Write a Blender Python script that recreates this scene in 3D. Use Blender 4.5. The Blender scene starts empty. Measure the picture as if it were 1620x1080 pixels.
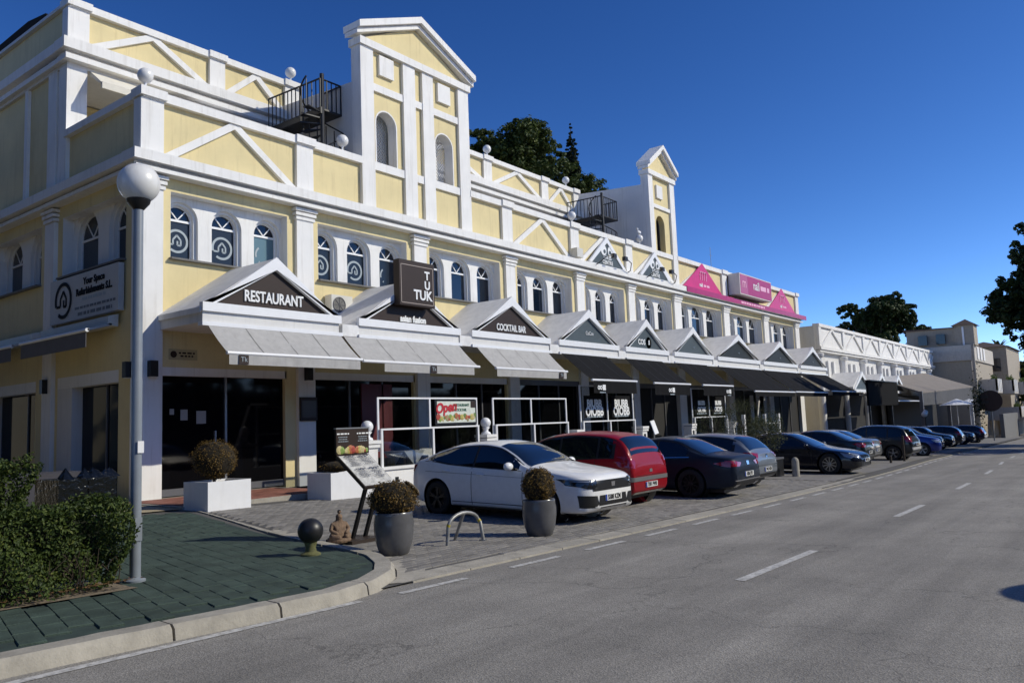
import bpy, bmesh, math, random
from mathutils import Vector, Matrix
from mathutils.bvhtree import BVHTree
R = math.radians
rnd = random.Random(7)
scene = bpy.context.scene
COL = scene.collection

# ------------------------------------------------------------------ camera
YAW, PITCH, ROLL = .654951730, .103321217, -.0388370097
F0 = Vector((math.cos(YAW), math.sin(YAW), 0)); R0 = Vector((math.sin(YAW), -math.cos(YAW), 0)); U0 = Vector((0, 0, 1))
Fv = F0*math.cos(PITCH) + U0*math.sin(PITCH); U1 = -F0*math.sin(PITCH) + U0*math.cos(PITCH)
Rv = R0*math.cos(ROLL) + U1*math.sin(ROLL); Uv = -R0*math.sin(ROLL) + U1*math.cos(ROLL)
cd = bpy.data.cameras.new('camera'); cam = bpy.data.objects.new('camera', cd); COL.objects.link(cam)
cd.sensor_width = 36; cd.lens = 36*1268.71456/1620; cd.clip_end = 3000; cd.clip_start = .1
cam.matrix_world = Matrix(((Rv.x, Uv.x, -Fv.x, 0), (Rv.y, Uv.y, -Fv.y, 0), (Rv.z, Uv.z, -Fv.z, 1.6), (0, 0, 0, 1)))
scene.camera = cam

# ------------------------------------------------------------------ light
SUN_AZ, SUN_EL = R(-57), R(34)          # azimuth from +X, counter-clockwise; the sun stands over the road, ahead right
sdir = Vector((math.cos(SUN_AZ)*math.cos(SUN_EL), math.sin(SUN_AZ)*math.cos(SUN_EL), math.sin(SUN_EL)))
world = bpy.data.worlds.new('World'); scene.world = world; world.use_nodes = True
wn = world.node_tree; bg = wn.nodes['Background']
sky = wn.nodes.new('ShaderNodeTexSky'); sky.sky_type = 'NISHITA'; sky.sun_disc = False
sky.sun_elevation = SUN_EL; sky.sun_rotation = math.pi/2 - SUN_AZ
sky.altitude = 2000; sky.air_density = .6; sky.dust_density = 0; sky.ozone_density = 6.0
# the deep polarised blue of a clear winter sky: one response curve per channel, the same over the whole dome
sep = wn.nodes.new('ShaderNodeSeparateColor'); com = wn.nodes.new('ShaderNodeCombineColor'); wn.links.new(sky.outputs[0], sep.inputs[0])
for i_, (p_, k_) in enumerate(((1.85, 1.3), (1.48, 1.2), (1.23, 1.4))):
    pw = wn.nodes.new('ShaderNodeMath'); pw.operation = 'POWER'; pw.inputs[1].default_value = p_; wn.links.new(sep.outputs[i_], pw.inputs[0])
    ml = wn.nodes.new('ShaderNodeMath'); ml.operation = 'MULTIPLY'; ml.inputs[1].default_value = k_; wn.links.new(pw.outputs[0], ml.inputs[0]); wn.links.new(ml.outputs[0], com.inputs[i_])
wn.links.new(com.outputs[0], bg.inputs[0]); bg.inputs[1].default_value = .1
sl = bpy.data.lights.new('sun', 'SUN'); so = bpy.data.objects.new('sun', sl); COL.objects.link(so)
sl.energy = 3.6; sl.angle = R(.53); sl.color = (1, .945, .8)
so.rotation_euler = (-sdir).to_track_quat('-Z', 'Y').to_euler(); so.location = (0, -20, 40)
vs = scene.view_settings; vs.view_transform = 'Standard'; vs.look = 'None'; vs.gamma = 1; vs.use_curve_mapping = False; vs.exposure = 0.0
scene.display_settings.display_device = 'sRGB'

# ------------------------------------------------------------------ materials
MATS = {}
def lin(c):
    return tuple(((v/255)/12.92 if v/255 <= .04045 else ((v/255+.055)/1.055)**2.4) for v in c)
def M(name, col, rough=.6, metal=0., var=0., vs_=3., bump=0., bs=40., spec=.5, coat=0., isl=0., dirt=None, alpha=None, trans=0., em=None):
    """procedural principled material: colour, noise variation, island variation, dirt streaks, bump"""
    if name in MATS: return MATS[name]
    m = bpy.data.materials.new(name); m.use_nodes = True; MATS[name] = m
    nt = m.node_tree; N = nt.nodes; L = nt.links; b = N['Principled BSDF']
    b.inputs['Base Color'].default_value = (*col, 1); b.inputs['Roughness'].default_value = rough; b.inputs['Metallic'].default_value = metal
    b.inputs['Specular IOR Level'].default_value = spec
    if coat: b.inputs['Coat Weight'].default_value = coat; b.inputs['Coat Roughness'].default_value = .03
    tc = N.new('ShaderNodeNewGeometry'); cur = None
    def mul(cur, fac):
        x = N.new('ShaderNodeMix'); x.data_type = 'RGBA'; x.blend_type = 'MULTIPLY'; x.inputs[0].default_value = 1
        if cur is None: x.inputs[6].default_value = (*col, 1)
        else: L.new(cur, x.inputs[6])
        L.new(fac, x.inputs[7]); return x.outputs[2]
    def rng(val, lo, hi):
        r = N.new('ShaderNodeMapRange'); r.inputs[1].default_value = .3; r.inputs[2].default_value = .7
        r.inputs[3].default_value = lo; r.inputs[4].default_value = hi; L.new(val, r.inputs[0]); return r.outputs[0]
    if var:
        n = N.new('ShaderNodeTexNoise'); n.inputs['Scale'].default_value = vs_; n.inputs['Detail'].default_value = 6; n.inputs['Roughness'].default_value = .65
        L.new(tc.outputs['Position'], n.inputs['Vector']); cur = mul(cur, rng(n.outputs['Fac'], 1-var, 1+var))
    if isl:
        g = N.new('ShaderNodeNewGeometry'); o = N.new('ShaderNodeObjectInfo'); a = N.new('ShaderNodeMath'); a.operation = 'ADD'
        L.new(g.outputs['Random Per Island'], a.inputs[0]); L.new(o.outputs['Random'], a.inputs[1])
        fr = N.new('ShaderNodeMath'); fr.operation = 'FRACT'; L.new(a.outputs[0], fr.inputs[0])
        r = N.new('ShaderNodeMapRange'); r.inputs[3].default_value = 1-isl; r.inputs[4].default_value = 1+isl; L.new(fr.outputs[0], r.inputs[0]); cur = mul(cur, r.outputs[0])
    if dirt:      # vertical rain streaks
        mp = N.new('ShaderNodeMapping'); mp.inputs['Scale'].default_value = (5, 5, .35); L.new(tc.outputs['Position'], mp.inputs[0])
        n = N.new('ShaderNodeTexNoise'); n.inputs['Scale'].default_value = 1.3; n.inputs['Detail'].default_value = 7; n.inputs['Roughness'].default_value = .7; L.new(mp.outputs[0], n.inputs['Vector'])
        r = N.new('ShaderNodeMapRange'); r.inputs[1].default_value = .52; r.inputs[2].default_value = .75; r.inputs[3].default_value = 0; r.inputs[4].default_value = dirt[1]; L.new(n.outputs['Fac'], r.inputs[0])
        x = N.new('ShaderNodeMix'); x.data_type = 'RGBA'; L.new(r.outputs[0], x.inputs[0])
        if cur is None: x.inputs[6].default_value = (*col, 1)
        else: L.new(cur, x.inputs[6])
        x.inputs[7].default_value = (*dirt[0], 1); cur = x.outputs[2]
    if cur is not None: L.new(cur, b.inputs['Base Color'])
    if bump:
        n = N.new('ShaderNodeTexNoise'); n.inputs['Scale'].default_value = bs; n.inputs['Detail'].default_value = 5; L.new(tc.outputs['Position'], n.inputs['Vector'])
        bp = N.new('ShaderNodeBump'); bp.inputs['Strength'].default_value = bump; bp.inputs['Distance'].default_value = .02
        L.new(n.outputs['Fac'], bp.inputs['Height']); L.new(bp.outputs[0], b.inputs['Normal'])
    if alpha is not None: b.inputs['Alpha'].default_value = alpha
    if trans:
        b.inputs['Transmission Weight'].default_value = trans
    if em: b.inputs['Emission Color'].default_value = (*em[0], 1); b.inputs['Emission Strength'].default_value = em[1]
    return m
def clear_glass(name, tint, refl=.35):
    m = bpy.data.materials.new(name); m.use_nodes = True; MATS[name] = m; nt = m.node_tree; N = nt.nodes; L = nt.links
    N.remove(N['Principled BSDF']); out = N['Material Output']
    t = N.new('ShaderNodeBsdfTransparent'); t.inputs[0].default_value = (*tint, 1)
    g = N.new('ShaderNodeBsdfGlossy'); g.inputs['Roughness'].default_value = .03; mx = N.new('ShaderNodeMixShader')
    fr = N.new('ShaderNodeFresnel'); fr.inputs[0].default_value = 1.45; mu = N.new('ShaderNodeMath'); mu.operation = 'MULTIPLY'; mu.inputs[1].default_value = refl; L.new(fr.outputs[0], mu.inputs[0]); L.new(mu.outputs[0], mx.inputs[0])
    L.new(t.outputs[0], mx.inputs[1]); L.new(g.outputs[0], mx.inputs[2]); L.new(mx.outputs[0], out.inputs[0]); return m
WHITE = M('white_plaster', (.78, .765, .735), .75, var=.05, vs_=1.2, bump=.12, bs=60, dirt=((.48, .45, .4), .55))
YELLOW = M('yellow_plaster', (.7, .585, .315), .8, var=.09, vs_=.7, bump=.15, bs=60, dirt=((.5, .4, .22), .6))
GREYW = M('grey_white_plaster', (.66, .65, .63), .8, var=.06, vs_=1., bump=.15, bs=50, dirt=((.4, .38, .35), .4))
ROOFW = M('weathered_white_roof', (.74, .73, .71), .8, var=.12, vs_=3, bump=.2, bs=25)
WPAINT = M('white_paint', (.8, .8, .8), .4, var=.03, vs_=4)
WMETAL = M('white_metal', (.8, .8, .8), .3, var=.03)
BROWN = M('brown_sign', (.034, .021, .016), .5, spec=.25, var=.06, vs_=6)
SLATE = M('slate_grey_sign', (.075, .095, .105), .5, spec=.25, var=.1, vs_=5)
CHAR = M('charcoal_sign', (.024, .028, .027), .5, spec=.25, var=.12, vs_=5)
LETTER = M('white_lettering', (.82, .82, .8), .45)
LETGREY = M('grey_lettering', (.32, .37, .4), .5)
BLACKT = M('black_lettering', (.008, .008, .009), .7, spec=.1)
PINK = M('pink_vinyl', (.62, .02, .17), .4, var=.08, vs_=3)
PINKD = M('dark_pink_vinyl', (.42, .012, .12), .4, var=.08, vs_=3)
PINKL = M('pale_pink_print', (.85, .45, .6), .5)
WGLASS = M('upper_window_glass', (.006, .012, .024), .04, spec=.6)
WFILM = M('window_film', (.008, .016, .028), .25, spec=.4)
DGLASS = M('shop_glass', (.004, .004, .005), .05, spec=.2)
DARK = M('painted_interior_shade', (.012, .011, .011), .8)  # near-black, the shade of unlit interiors put into the colour
DBROWN = M('dark_brown_wood', (.03, .018, .012), .5)
REDW = M('dark_red_panel', (.1, .008, .01), .5)
GREYFAB = M('light_grey_canvas', (.4, .39, .375), .9, var=.1, vs_=5, bump=.1, bs=30, dirt=((.27, .26, .25), .5))
BLKFAB = M('black_canvas', (.011, .011, .012), .95, spec=.12, var=.15, vs_=4, bump=.1, bs=30)
CREAMFAB = M('cream_canvas', (.7, .66, .56), .9, var=.06, vs_=4)
IRON = M('black_iron', (.006, .006, .007), .45)
STEEL = M('galvanised_steel', (.3, .31, .32), .42, metal=.7, var=.12, vs_=9)
POLE = M('grey_painted_pole', (.21, .235, .265), .38, var=.07, vs_=6, dirt=((.12, .12, .12), .3))
GLOBE = M('opal_globe', (.76, .75, .72), .3, var=.04, vs_=3, dirt=((.35, .32, .25), .35))
ACW = M('cream_metal', (.62, .6, .54), .5, var=.05)
STONE = M('grey_stone', (.16, .155, .145), .8, var=.15, vs_=6, bump=.2)
GREYM = M('grey_plastic', (.1, .1, .11), .5)
clear_glass('screen_glass', (.86, .88, .88)); SGLASS = MATS['screen_glass']

# ------------------------------------------------------------------ mesh helpers
class MB:
    def __init__(s): s.v = []; s.f = []; s.sm = False
    def add(s, vs, fs):
        o = len(s.v); s.v += [tuple(v) for v in vs]; s.f += [tuple(i+o for i in f) for f in fs]; return s
    def box(s, x0, y0, z0, x1, y1, z1):
        return s.add([(x0, y0, z0), (x1, y0, z0), (x1, y1, z0), (x0, y1, z0), (x0, y0, z1), (x1, y0, z1), (x1, y1, z1), (x0, y1, z1)],
                     [(0, 3, 2, 1), (4, 5, 6, 7), (0, 1, 5, 4), (1, 2, 6, 5), (2, 3, 7, 6), (3, 0, 4, 7)])
    def prism(s, pts, d0, d1):
        """pts: closed 3-D polygon, swept by vectors d0..d1"""
        n = len(pts); a = [Vector(p)+Vector(d0) for p in pts]; b = [Vector(p)+Vector(d1) for p in pts]
        return s.add(a+b, [tuple(range(n))[::-1], tuple(range(n, 2*n))] + [(i, (i+1) % n, n+(i+1) % n, n+i) for i in range(n)])
    def xz(s, pts, y0, y1): return s.prism([(x, 0, z) for x, z in pts], (0, y0, 0), (0, y1, 0))
    def xy(s, pts, z0, z1): return s.prism([(x, y, 0) for x, y in pts], (0, 0, z0), (0, 0, z1))
    def poly(s, pts): return s.add(pts, [tuple(range(len(pts)))])
    def bar(s, p, q, w, h, up=(0, 0, 1)):
        p = Vector(p); q = Vector(q); d = (q-p).normalized(); up = Vector(up); a = d.cross(up)
        if a.length < 1e-4: a = d.cross(Vector((1, 0, 0)))
        a.normalize(); b = a.cross(d); a = a*w/2; b = b*h/2
        return s.add([p-a-b, p+a-b, p+a+b, p-a+b, q-a-b, q+a-b, q+a+b, q-a+b],
                     [(0, 1, 2, 3), (7, 6, 5, 4), (0, 4, 5, 1), (1, 5, 6, 2), (2, 6, 7, 3), (3, 7, 4, 0)])
    def tube(s, pts, r, n=8, r2=None, caps=True):
        pts = [Vector(p) for p in pts]; o = len(s.v); k = len(pts); pa = None
        for i, p in enumerate(pts):
            d = (pts[min(i+1, k-1)]-pts[max(i-1, 0)]).normalized()
            a = d.cross(Vector((0, 0, 1)) if abs(d.z) < .95 else Vector((1, 0, 0))).normalized()
            if pa is not None:
                a2 = pa - d*pa.dot(d)
                if a2.length > .1: a = a2.normalized()
            pa = a; b = d.cross(a); rr = r if r2 is None else r+(r2-r)*i/(k-1)
            s.v += [tuple(p+(a*math.cos(2*math.pi*j/n)+b*math.sin(2*math.pi*j/n))*rr) for j in range(n)]
        for i in range(k-1):
            for j in range(n): s.f.append((o+i*n+j, o+i*n+(j+1) % n, o+(i+1)*n+(j+1) % n, o+(i+1)*n+j))
        if caps: s.f.append(tuple(o+j for j in range(n))[::-1]); s.f.append(tuple(o+(k-1)*n+j for j in range(n)))
        return s
    def lathe(s, prof, c=(0, 0, 0), n=20, axis='z', caps=True):
        o = len(s.v); k = len(prof)
        for r, h in prof:
            for j in range(n):
                a = 2*math.pi*j/n; u, w = r*math.cos(a), r*math.sin(a)
                s.v.append((c[0]+u, c[1]+w, c[2]+h) if axis == 'z' else ((c[0]+u, c[1]+h, c[2]+w) if axis == 'y' else (c[0]+h, c[1]+u, c[2]+w)))
        for i in range(k-1):
            for j in range(n): s.f.append((o+i*n+j, o+i*n+(j+1) % n, o+(i+1)*n+(j+1) % n, o+(i+1)*n+j))
        if caps and prof[0][0] > 1e-5: s.f.append(tuple(o+j for j in range(n))[::-1])
        if caps and prof[-1][0] > 1e-5: s.f.append(tuple(o+(k-1)*n+j for j in range(n)))
        return s
    def ball(s, c, r, nu=20, nv=12, sc=(1, 1, 1)):
        pr = [(max(r*math.sin(math.pi*i/nv), 1e-6), -r*math.cos(math.pi*i/nv)) for i in range(nv+1)]
        o = len(s.v); s.lathe(pr, (0, 0, 0), nu)
        for i in range(o, len(s.v)): x, y, z = s.v[i]; s.v[i] = (c[0]+x*sc[0], c[1]+y*sc[1], c[2]+z*sc[2])
        return s
    def move(s, f, o=0):
        for i in range(o, len(s.v)): s.v[i] = tuple(f(*s.v[i]))
        return s
    def mesh(s, name, mat, smooth=False, fix=True):
        me = bpy.data.meshes.new(name); me.from_pydata(s.v, [], s.f)
        if fix:
            b = bmesh.new(); b.from_mesh(me); bmesh.ops.remove_doubles(b, verts=b.verts, dist=1e-5)
            bmesh.ops.recalc_face_normals(b, faces=b.faces); b.to_mesh(me); b.free()
        if mat: me.materials.append(mat)
        if smooth:
            me.polygons.foreach_set('use_smooth', [True]*len(me.polygons))
            if smooth != 'all': me.set_sharp_from_angle(angle=R(40))
        me.update(); return me
    def build(s, name, mat, parent=None, smooth=False, fix=True):
        return link(name, s.mesh(name, mat, smooth, fix), parent)
def link(name, me, parent=None):
    o = bpy.data.objects.new(name, me); COL.objects.link(o)
    if parent: adopt(o, parent)
    return o
def adopt(o, parent):
    o.parent = parent
    if parent.type == 'EMPTY' and not parent.parent: o.matrix_parent_inverse = Matrix.Translation(parent.location).inverted()
def thing(name, label, cat, loc=(0, 0, 0), group=None):
    o = bpy.data.objects.new(name, None); COL.objects.link(o); o.empty_display_size = .2; o.location = loc
    return tag(o, label, cat, group)
def stuff(o): o['kind'] = 'stuff'; return o
def tag(o, label, cat, group=None):
    o['label'] = label; o['category'] = cat
    if group: o['group'] = group
    return o
def struct(name, mb, mat, parent=None, smooth=False):
    o = mb.build(name, mat, parent, smooth)
    if not parent: o['kind'] = 'structure'
    return o
def stuff(o): o['kind'] = 'stuff'; return o
def copytree(o, parent=None):
    c = o.copy(); COL.objects.link(c)
    if parent: c.parent = parent
    for ch in [x for x in bpy.data.objects if x.parent == o]: copytree(ch, c)
    return c
TEXTS = []
def greek(org, right, up, rows, w, h, mat, parent, ext=.004):
    """rows of small print too fine to read: one row of word-long dashes per line"""
    r = Vector(right).normalized(); u = Vector(up).normalized(); n = r.cross(u).normalized(); mb = MB(); rr = random.Random(int(abs(org[0]*97+org[2]*31))+len(rows))
    for k, (frac, size) in enumerate(rows):
        x = -w*frac/2; z = -k*h
        while x < w*frac/2:
            l = min(rr.uniform(.5, 1.6)*size*2.2, w*frac/2-x); p = Vector(org)+r*x+u*z
            if l > size*.3: mb.prism([p, p+r*l, p+r*l+u*size, p+u*size], (0, 0, 0), n*ext)
            x += l+size*.7
    return stuff(mb.build('small_print', mat, parent))
def text(body, size, mat, parent, org, right=(1, 0, 0), up=(0, 0, 1), align='CENTER', ext=.006, name='lettering', shear=0, bold=0, sx=1, spacing=1):
    """flat lettering standing at org, reading along right; turned into a mesh at the end"""
    c = bpy.data.curves.new('lettering', 'FONT'); c.body = body; c.size = size; c.align_x = align; c.align_y = 'CENTER'; c.extrude = ext; c.shear = shear; c.offset = bold; c.space_character = spacing
    c.resolution_u = 3
    o = bpy.data.objects.new('pending_text', c); COL.objects.link(o)
    r = Vector(right).normalized()*sx; u = Vector(up).normalized(); n = r.cross(u).normalized()
    TEXTS.append((o, name, mat, parent, Matrix(((r.x, u.x, n.x, org[0]), (r.y, u.y, n.y, org[1]), (r.z, u.z, n.z, org[2]), (0, 0, 0, 1)))))
def flush_texts():
    bpy.context.view_layer.update(); dg = bpy.context.evaluated_depsgraph_get()
    for o, name, mat, parent, mx in TEXTS:
        me = bpy.data.meshes.new_from_object(o.evaluated_get(dg)); me.transform(mx); me.materials.clear(); me.materials.append(mat); me.name = name
        link(name, me, parent)
    for o, *_ in TEXTS: bpy.data.objects.remove(o)

# ------------------------------------------------------------------ the lie of the land (the road falls gently away from the camera)
def bend(X): d = min(max(X-10, 0), 32); e = .00125*d*d; return e + max(X-42, 0)*.035
def zr(X): return -.02*min(max(X, -200), 130)
def zg(X, Y): return zr(X) + min(max(Y-6.4, 0), 13)*.02
# ================================================================== GROUND
def sheet(name, fx, xs, ts, mat, kind=True, parent=None):
    """sheet over xs; ts gives cross positions per x via fx(x,t)->(x,y,z)"""
    mb = MB(); n = len(ts)
    for x in xs:
        for t in ts: mb.v.append(fx(x, t))
    for i in range(len(xs)-1):
        for j in range(n-1): mb.f.append((i*n+j, (i+1)*n+j, (i+1)*n+j+1, i*n+j+1))
    o = mb.build(name, mat, parent, fix=False)
    if kind and not parent: o['kind'] = 'structure'
    return o
def frange(a, b, d):
    k = max(1, int(round((b-a)/d))); return [a+(b-a)*i/k for i in range(k+1)]
# asphalt with stone speckle, oil lane and patches
def asphalt():
    m = M('asphalt', (.255, .24, .215), .85, var=.16, vs_=.7, bump=0)
    nt = m.node_tree; N = nt.nodes; L = nt.links; b = N['Principled BSDF']; tc = N.new('ShaderNodeNewGeometry')
    src = b.inputs['Base Color'].links[0].from_socket
    v = N.new('ShaderNodeTexVoronoi'); v.inputs['Scale'].default_value = 75; L.new(tc.outputs['Position'], v.inputs['Vector'])
    r = N.new('ShaderNodeMapRange'); r.inputs[1].default_value = 0; r.inputs[2].default_value = 1; r.inputs[3].default_value = .78; r.inputs[4].default_value = 1.26
    sp = N.new('ShaderNodeSeparateColor'); L.new(v.outputs['Color'], sp.inputs[0]); L.new(sp.outputs[0], r.inputs[0])
    x = N.new('ShaderNodeMix'); x.data_type = 'RGBA'; x.blend_type = 'MULTIPLY'; x.inputs[0].default_value = 1; L.new(src, x.inputs[6]); L.new(r.outputs[0], x.inputs[7])
    # long faint tyre bands and tar smears along the road
    mp = N.new('ShaderNodeMapping'); mp.inputs['Scale'].default_value = (.06, .9, 1); L.new(tc.outputs['Position'], mp.inputs[0])
    n2 = N.new('ShaderNodeTexNoise'); n2.inputs['Scale'].default_value = 1.2; n2.inputs['Detail'].default_value = 8; n2.inputs['Roughness'].default_value = .7; L.new(mp.outputs[0], n2.inputs[0])
    r2 = N.new('ShaderNodeMapRange'); r2.inputs[1].default_value = .35; r2.inputs[2].default_value = .7; r2.inputs[3].default_value = .72; r2.inputs[4].default_value = 1.16; L.new(n2.outputs[0], r2.inputs[0])
    y = N.new('ShaderNodeMix'); y.data_type = 'RGBA'; y.blend_type = 'MULTIPLY'; y.inputs[0].default_value = 1; L.new(x.outputs[2], y.inputs[6]); L.new(r2.outputs[0], y.inputs[7])
    # thin cracks
    vc = N.new('ShaderNodeTexVoronoi'); vc.feature = 'DISTANCE_TO_EDGE'; vc.inputs['Scale'].default_value = .33
    nd = N.new('ShaderNodeTexNoise'); nd.inputs['Scale'].default_value = 1.4; nd.inputs['Detail'].default_value = 6; L.new(tc.outputs['Position'], nd.inputs[0])
    va = N.new('ShaderNodeVectorMath'); va.operation = 'MULTIPLY_ADD'; L.new(nd.outputs['Color'], va.inputs[0]); va.inputs[1].default_value = (1.6, 1.6, 0); L.new(tc.outputs['Position'], va.inputs[2]); L.new(va.outputs[0], vc.inputs['Vector'])
    rc = N.new('ShaderNodeMapRange'); rc.inputs[1].default_value = 0; rc.inputs[2].default_value = .006; rc.inputs[3].default_value = .62; rc.inputs[4].default_value = 1; L.new(vc.outputs['Distance'], rc.inputs[0])
    z = N.new('ShaderNodeMix'); z.data_type = 'RGBA'; z.blend_type = 'MULTIPLY'; z.inputs[0].default_value = 1; L.new(y.outputs[2], z.inputs[6]); L.new(rc.outputs[0], z.inputs[7])
    L.new(z.outputs[2], b.inputs['Base Color'])
    bp = N.new('ShaderNodeBump'); bp.inputs['Strength'].default_value = .5; bp.inputs['Distance'].default_value = .008; L.new(v.outputs['Distance'], bp.inputs['Height']); L.new(bp.outputs[0], b.inputs['Normal'])
    return m
ASPH = asphalt()
EARTH = M('dry_earth', (.16, .125, .09), .95, var=.25, vs_=4, bump=.4, bs=30)
CONC = M('worn_concrete', (.345, .32, .27), .9, var=.2, vs_=5, bump=.35, bs=45, isl=.08)
GREENT = M('green_paving_tile', (.054, .08, .064), .85, var=.34, vs_=2.6, bump=.6, bs=70, isl=.1, spec=.3)
PAVER = M('grey_paver', (.2, .188, .172), .85, var=.2, vs_=2.0, bump=.35, bs=60, isl=.22)
JOINT = M('sand_joint', (.1, .095, .088), .95, var=.2, vs_=8)
REDT = M('red_clay_tile', (.26, .105, .075), .75, var=.2, vs_=6, bump=.2, bs=50, isl=.2)
PAINT = None
def road_paint():
    m = M('worn_road_paint', (.62, .61, .58), .7); nt = m.node_tree; N = nt.nodes; L = nt.links; b = N['Principled BSDF']
    tc = N.new('ShaderNodeNewGeometry'); n = N.new('ShaderNodeTexNoise'); n.inputs['Scale'].default_value = 14; n.inputs['Detail'].default_value = 8; n.inputs['Roughness'].default_value = .75; L.new(tc.outputs['Position'], n.inputs[0])
    r = N.new('ShaderNodeMapRange'); r.inputs[1].default_value = .42; r.inputs[2].default_value = .62; L.new(n.outputs[0], r.inputs[0])
    x = N.new('ShaderNodeMix'); x.data_type = 'RGBA'; L.new(r.outputs[0], x.inputs[0]); x.inputs[6].default_value = (.6, .59, .56, 1); x.inputs[7].default_value = (.3, .29, .27, 1); L.new(x.outputs[2], b.inputs['Base Color']); return m
PAINT = road_paint()
xs = frange(-20, 0, 5)+frange(0, 60, 2)[1:]+frange(60, 260, 10)[1:]
sheet('road', lambda x, t: (x, t+(bend(x) if t > 0 else 0), zr(x)), xs, [-8, -4, -1, 2, 5, 6.75], ASPH)
sheet('terrain', lambda x, t: (x, t, zr(x)-.35), [-400, -200, -60, -20, 20, 60, 130, 300, 700], [-500, -80, -8, 6, 20, 60, 200, 600], EARTH)
sheet('verge', lambda x, t: (x, t, zr(x)+.1), xs, [-8.0, -30.0], M('verge_paving', (.2, .19, .17), .9, var=.2, vs_=2))
# ---- parking apron in front of the arcade
def edge(X): return 6.62+bend(X)
sheet('parking_apron', lambda x, t: (x, edge(x)+t*(22-edge(x)), zg(x, edge(x)+t*(22-edge(x)))+.016), frange(5.5, 60, 2.5)+frange(60, 125, 5)[1:], [0, .1, .2, .35, .5, .7, .86, 1.], JOINT)
sheet('far_forecourt', lambda x, t: (x, edge(x)+t*(22-edge(x)), zg(x, edge(x)+t*(22-edge(x)))+.03), frange(25.3, 125, 5), [.03, .1, .2, .35, .5, .7, .86, 1.],
      (lambda: (lambda m: m)(M('grey_paver_far', (.2, .188, .172), .85, var=.2, vs_=2.0, bump=.3, bs=12)))())
park = thing('parking_paving', 'grey block paving of the parking bays between road edge and terrace', 'paving', (14, 10, -.1)); del park['category']; del park['label']; park['kind'] = 'structure'
def brick_mesh(l, w, h, name, mat):
    mb = MB(); b = .006
    o = [(-l/2, -w/2), (l/2, -w/2), (l/2, w/2), (-l/2, w/2)]; i = [(-l/2+b, -w/2+b), (l/2-b, -w/2+b), (l/2-b, w/2-b), (-l/2+b, w/2-b)]
    mb.v = [(x, y, -h) for x, y in o]+[(x, y, -b) for x, y in o]+[(x, y, 0) for x, y in i]
    mb.f = [(8, 9, 10, 11)]+[(k, (k+1) % 4, 4+(k+1) % 4, 4+k) for k in range(4)]+[(4+k, 4+(k+1) % 4, 8+(k+1) % 4, 8+k) for k in range(4)]
    return mb.mesh(name, mat, fix=False)
def lay(parent, name, l, w, gap, ang, region, zf, mat, cx, cy, nx, ny, nobj=300, near=(0, 0), tilt=.003, bond=.5):
    """lay pieces in running bond; the nobj nearest ones are objects, the others one 'stuff' mesh"""
    me = brick_mesh(l-gap, w-gap, .05, name, mat); ca, sa = math.cos(ang), math.sin(ang); P = []
    for i in range(-nx, nx):
        for j in range(-ny, ny):
            u = (i+(bond if j % 2 else 0))*l; v = j*w
            x = cx+u*ca-v*sa; y = cy+u*sa+v*ca
            if region(x, y): P.append((math.hypot(x-near[0], y-near[1]), x, y))
    P.sort(); rest = MB(); base = [v.co.copy() for v in me.vertices]; fs = [tuple(p.vertices) for p in me.polygons]
    for k, (d, x, y) in enumerate(P):
        z = zf(x, y)+rnd.uniform(-.0025, .0025); ax, ay = rnd.uniform(-tilt, tilt), rnd.uniform(-tilt, tilt)
        mx = Matrix.Translation((x, y, z)) @ Matrix.Rotation(ang+rnd.uniform(-.008, .008), 4, 'Z') @ Matrix.Rotation(ax, 4, 'X') @ Matrix.Rotation(ay, 4, 'Y')
        if k < nobj:
            o = bpy.data.objects.new(name, me); COL.objects.link(o); o.matrix_world = mx; adopt(o, parent)
        else: rest.add([mx @ v for v in base], fs)
    if rest.v: stuff(rest.build(name+'_field', mat, parent, fix=False))
    return len(P)
# kerbed green-tiled pavement, its rounded corner and dropped far end
KP = [(-14, 6.52), (-6, 6.5), (0, 6.5), (2.4, 6.5), (3.76, 6.46), (4.7, 6.4), (5.4, 6.4), (6.06, 6.56), (6.6, 6.86), (7.02, 7.3), (7.36, 7.85), (7.6, 8.5), (7.78, 9.3), (8.05, 10.3), (8.45, 11.7), (9.0, 13.6), (9.55, 15.4), (9.7, 16.0)]
def resample(P, d):
    out = [Vector(P[0])]; need = d
    for a, b in zip(P, P[1:]):
        a = Vector(a); b = Vector(b); l = (b-a).length; pos = 0
        while l-pos >= need: pos += need; out.append(a+(b-a)*(pos/l)); need = d
        need -= l-pos
    return out
def hp(Y): return .12 if Y < 8 else max(.03, .12-.09*(Y-8)/4)
fine = resample(KP, .17); kerbw = .26
def offs(pl, d):
    out = []
    for i, p in enumerate(pl):
        t = (pl[min(i+1, len(pl)-1)]-pl[max(i-1, 0)]).normalized(); out.append(p+Vector((-t.y, t.x))*d)
    return out
inner = offs(fine, kerbw); top1 = offs(fine, .07)
pave = thing('pavement', '', '', (4, 9, 0)); del pave['category']; del pave['label']; pave['kind'] = 'structure'
k = 0
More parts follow.
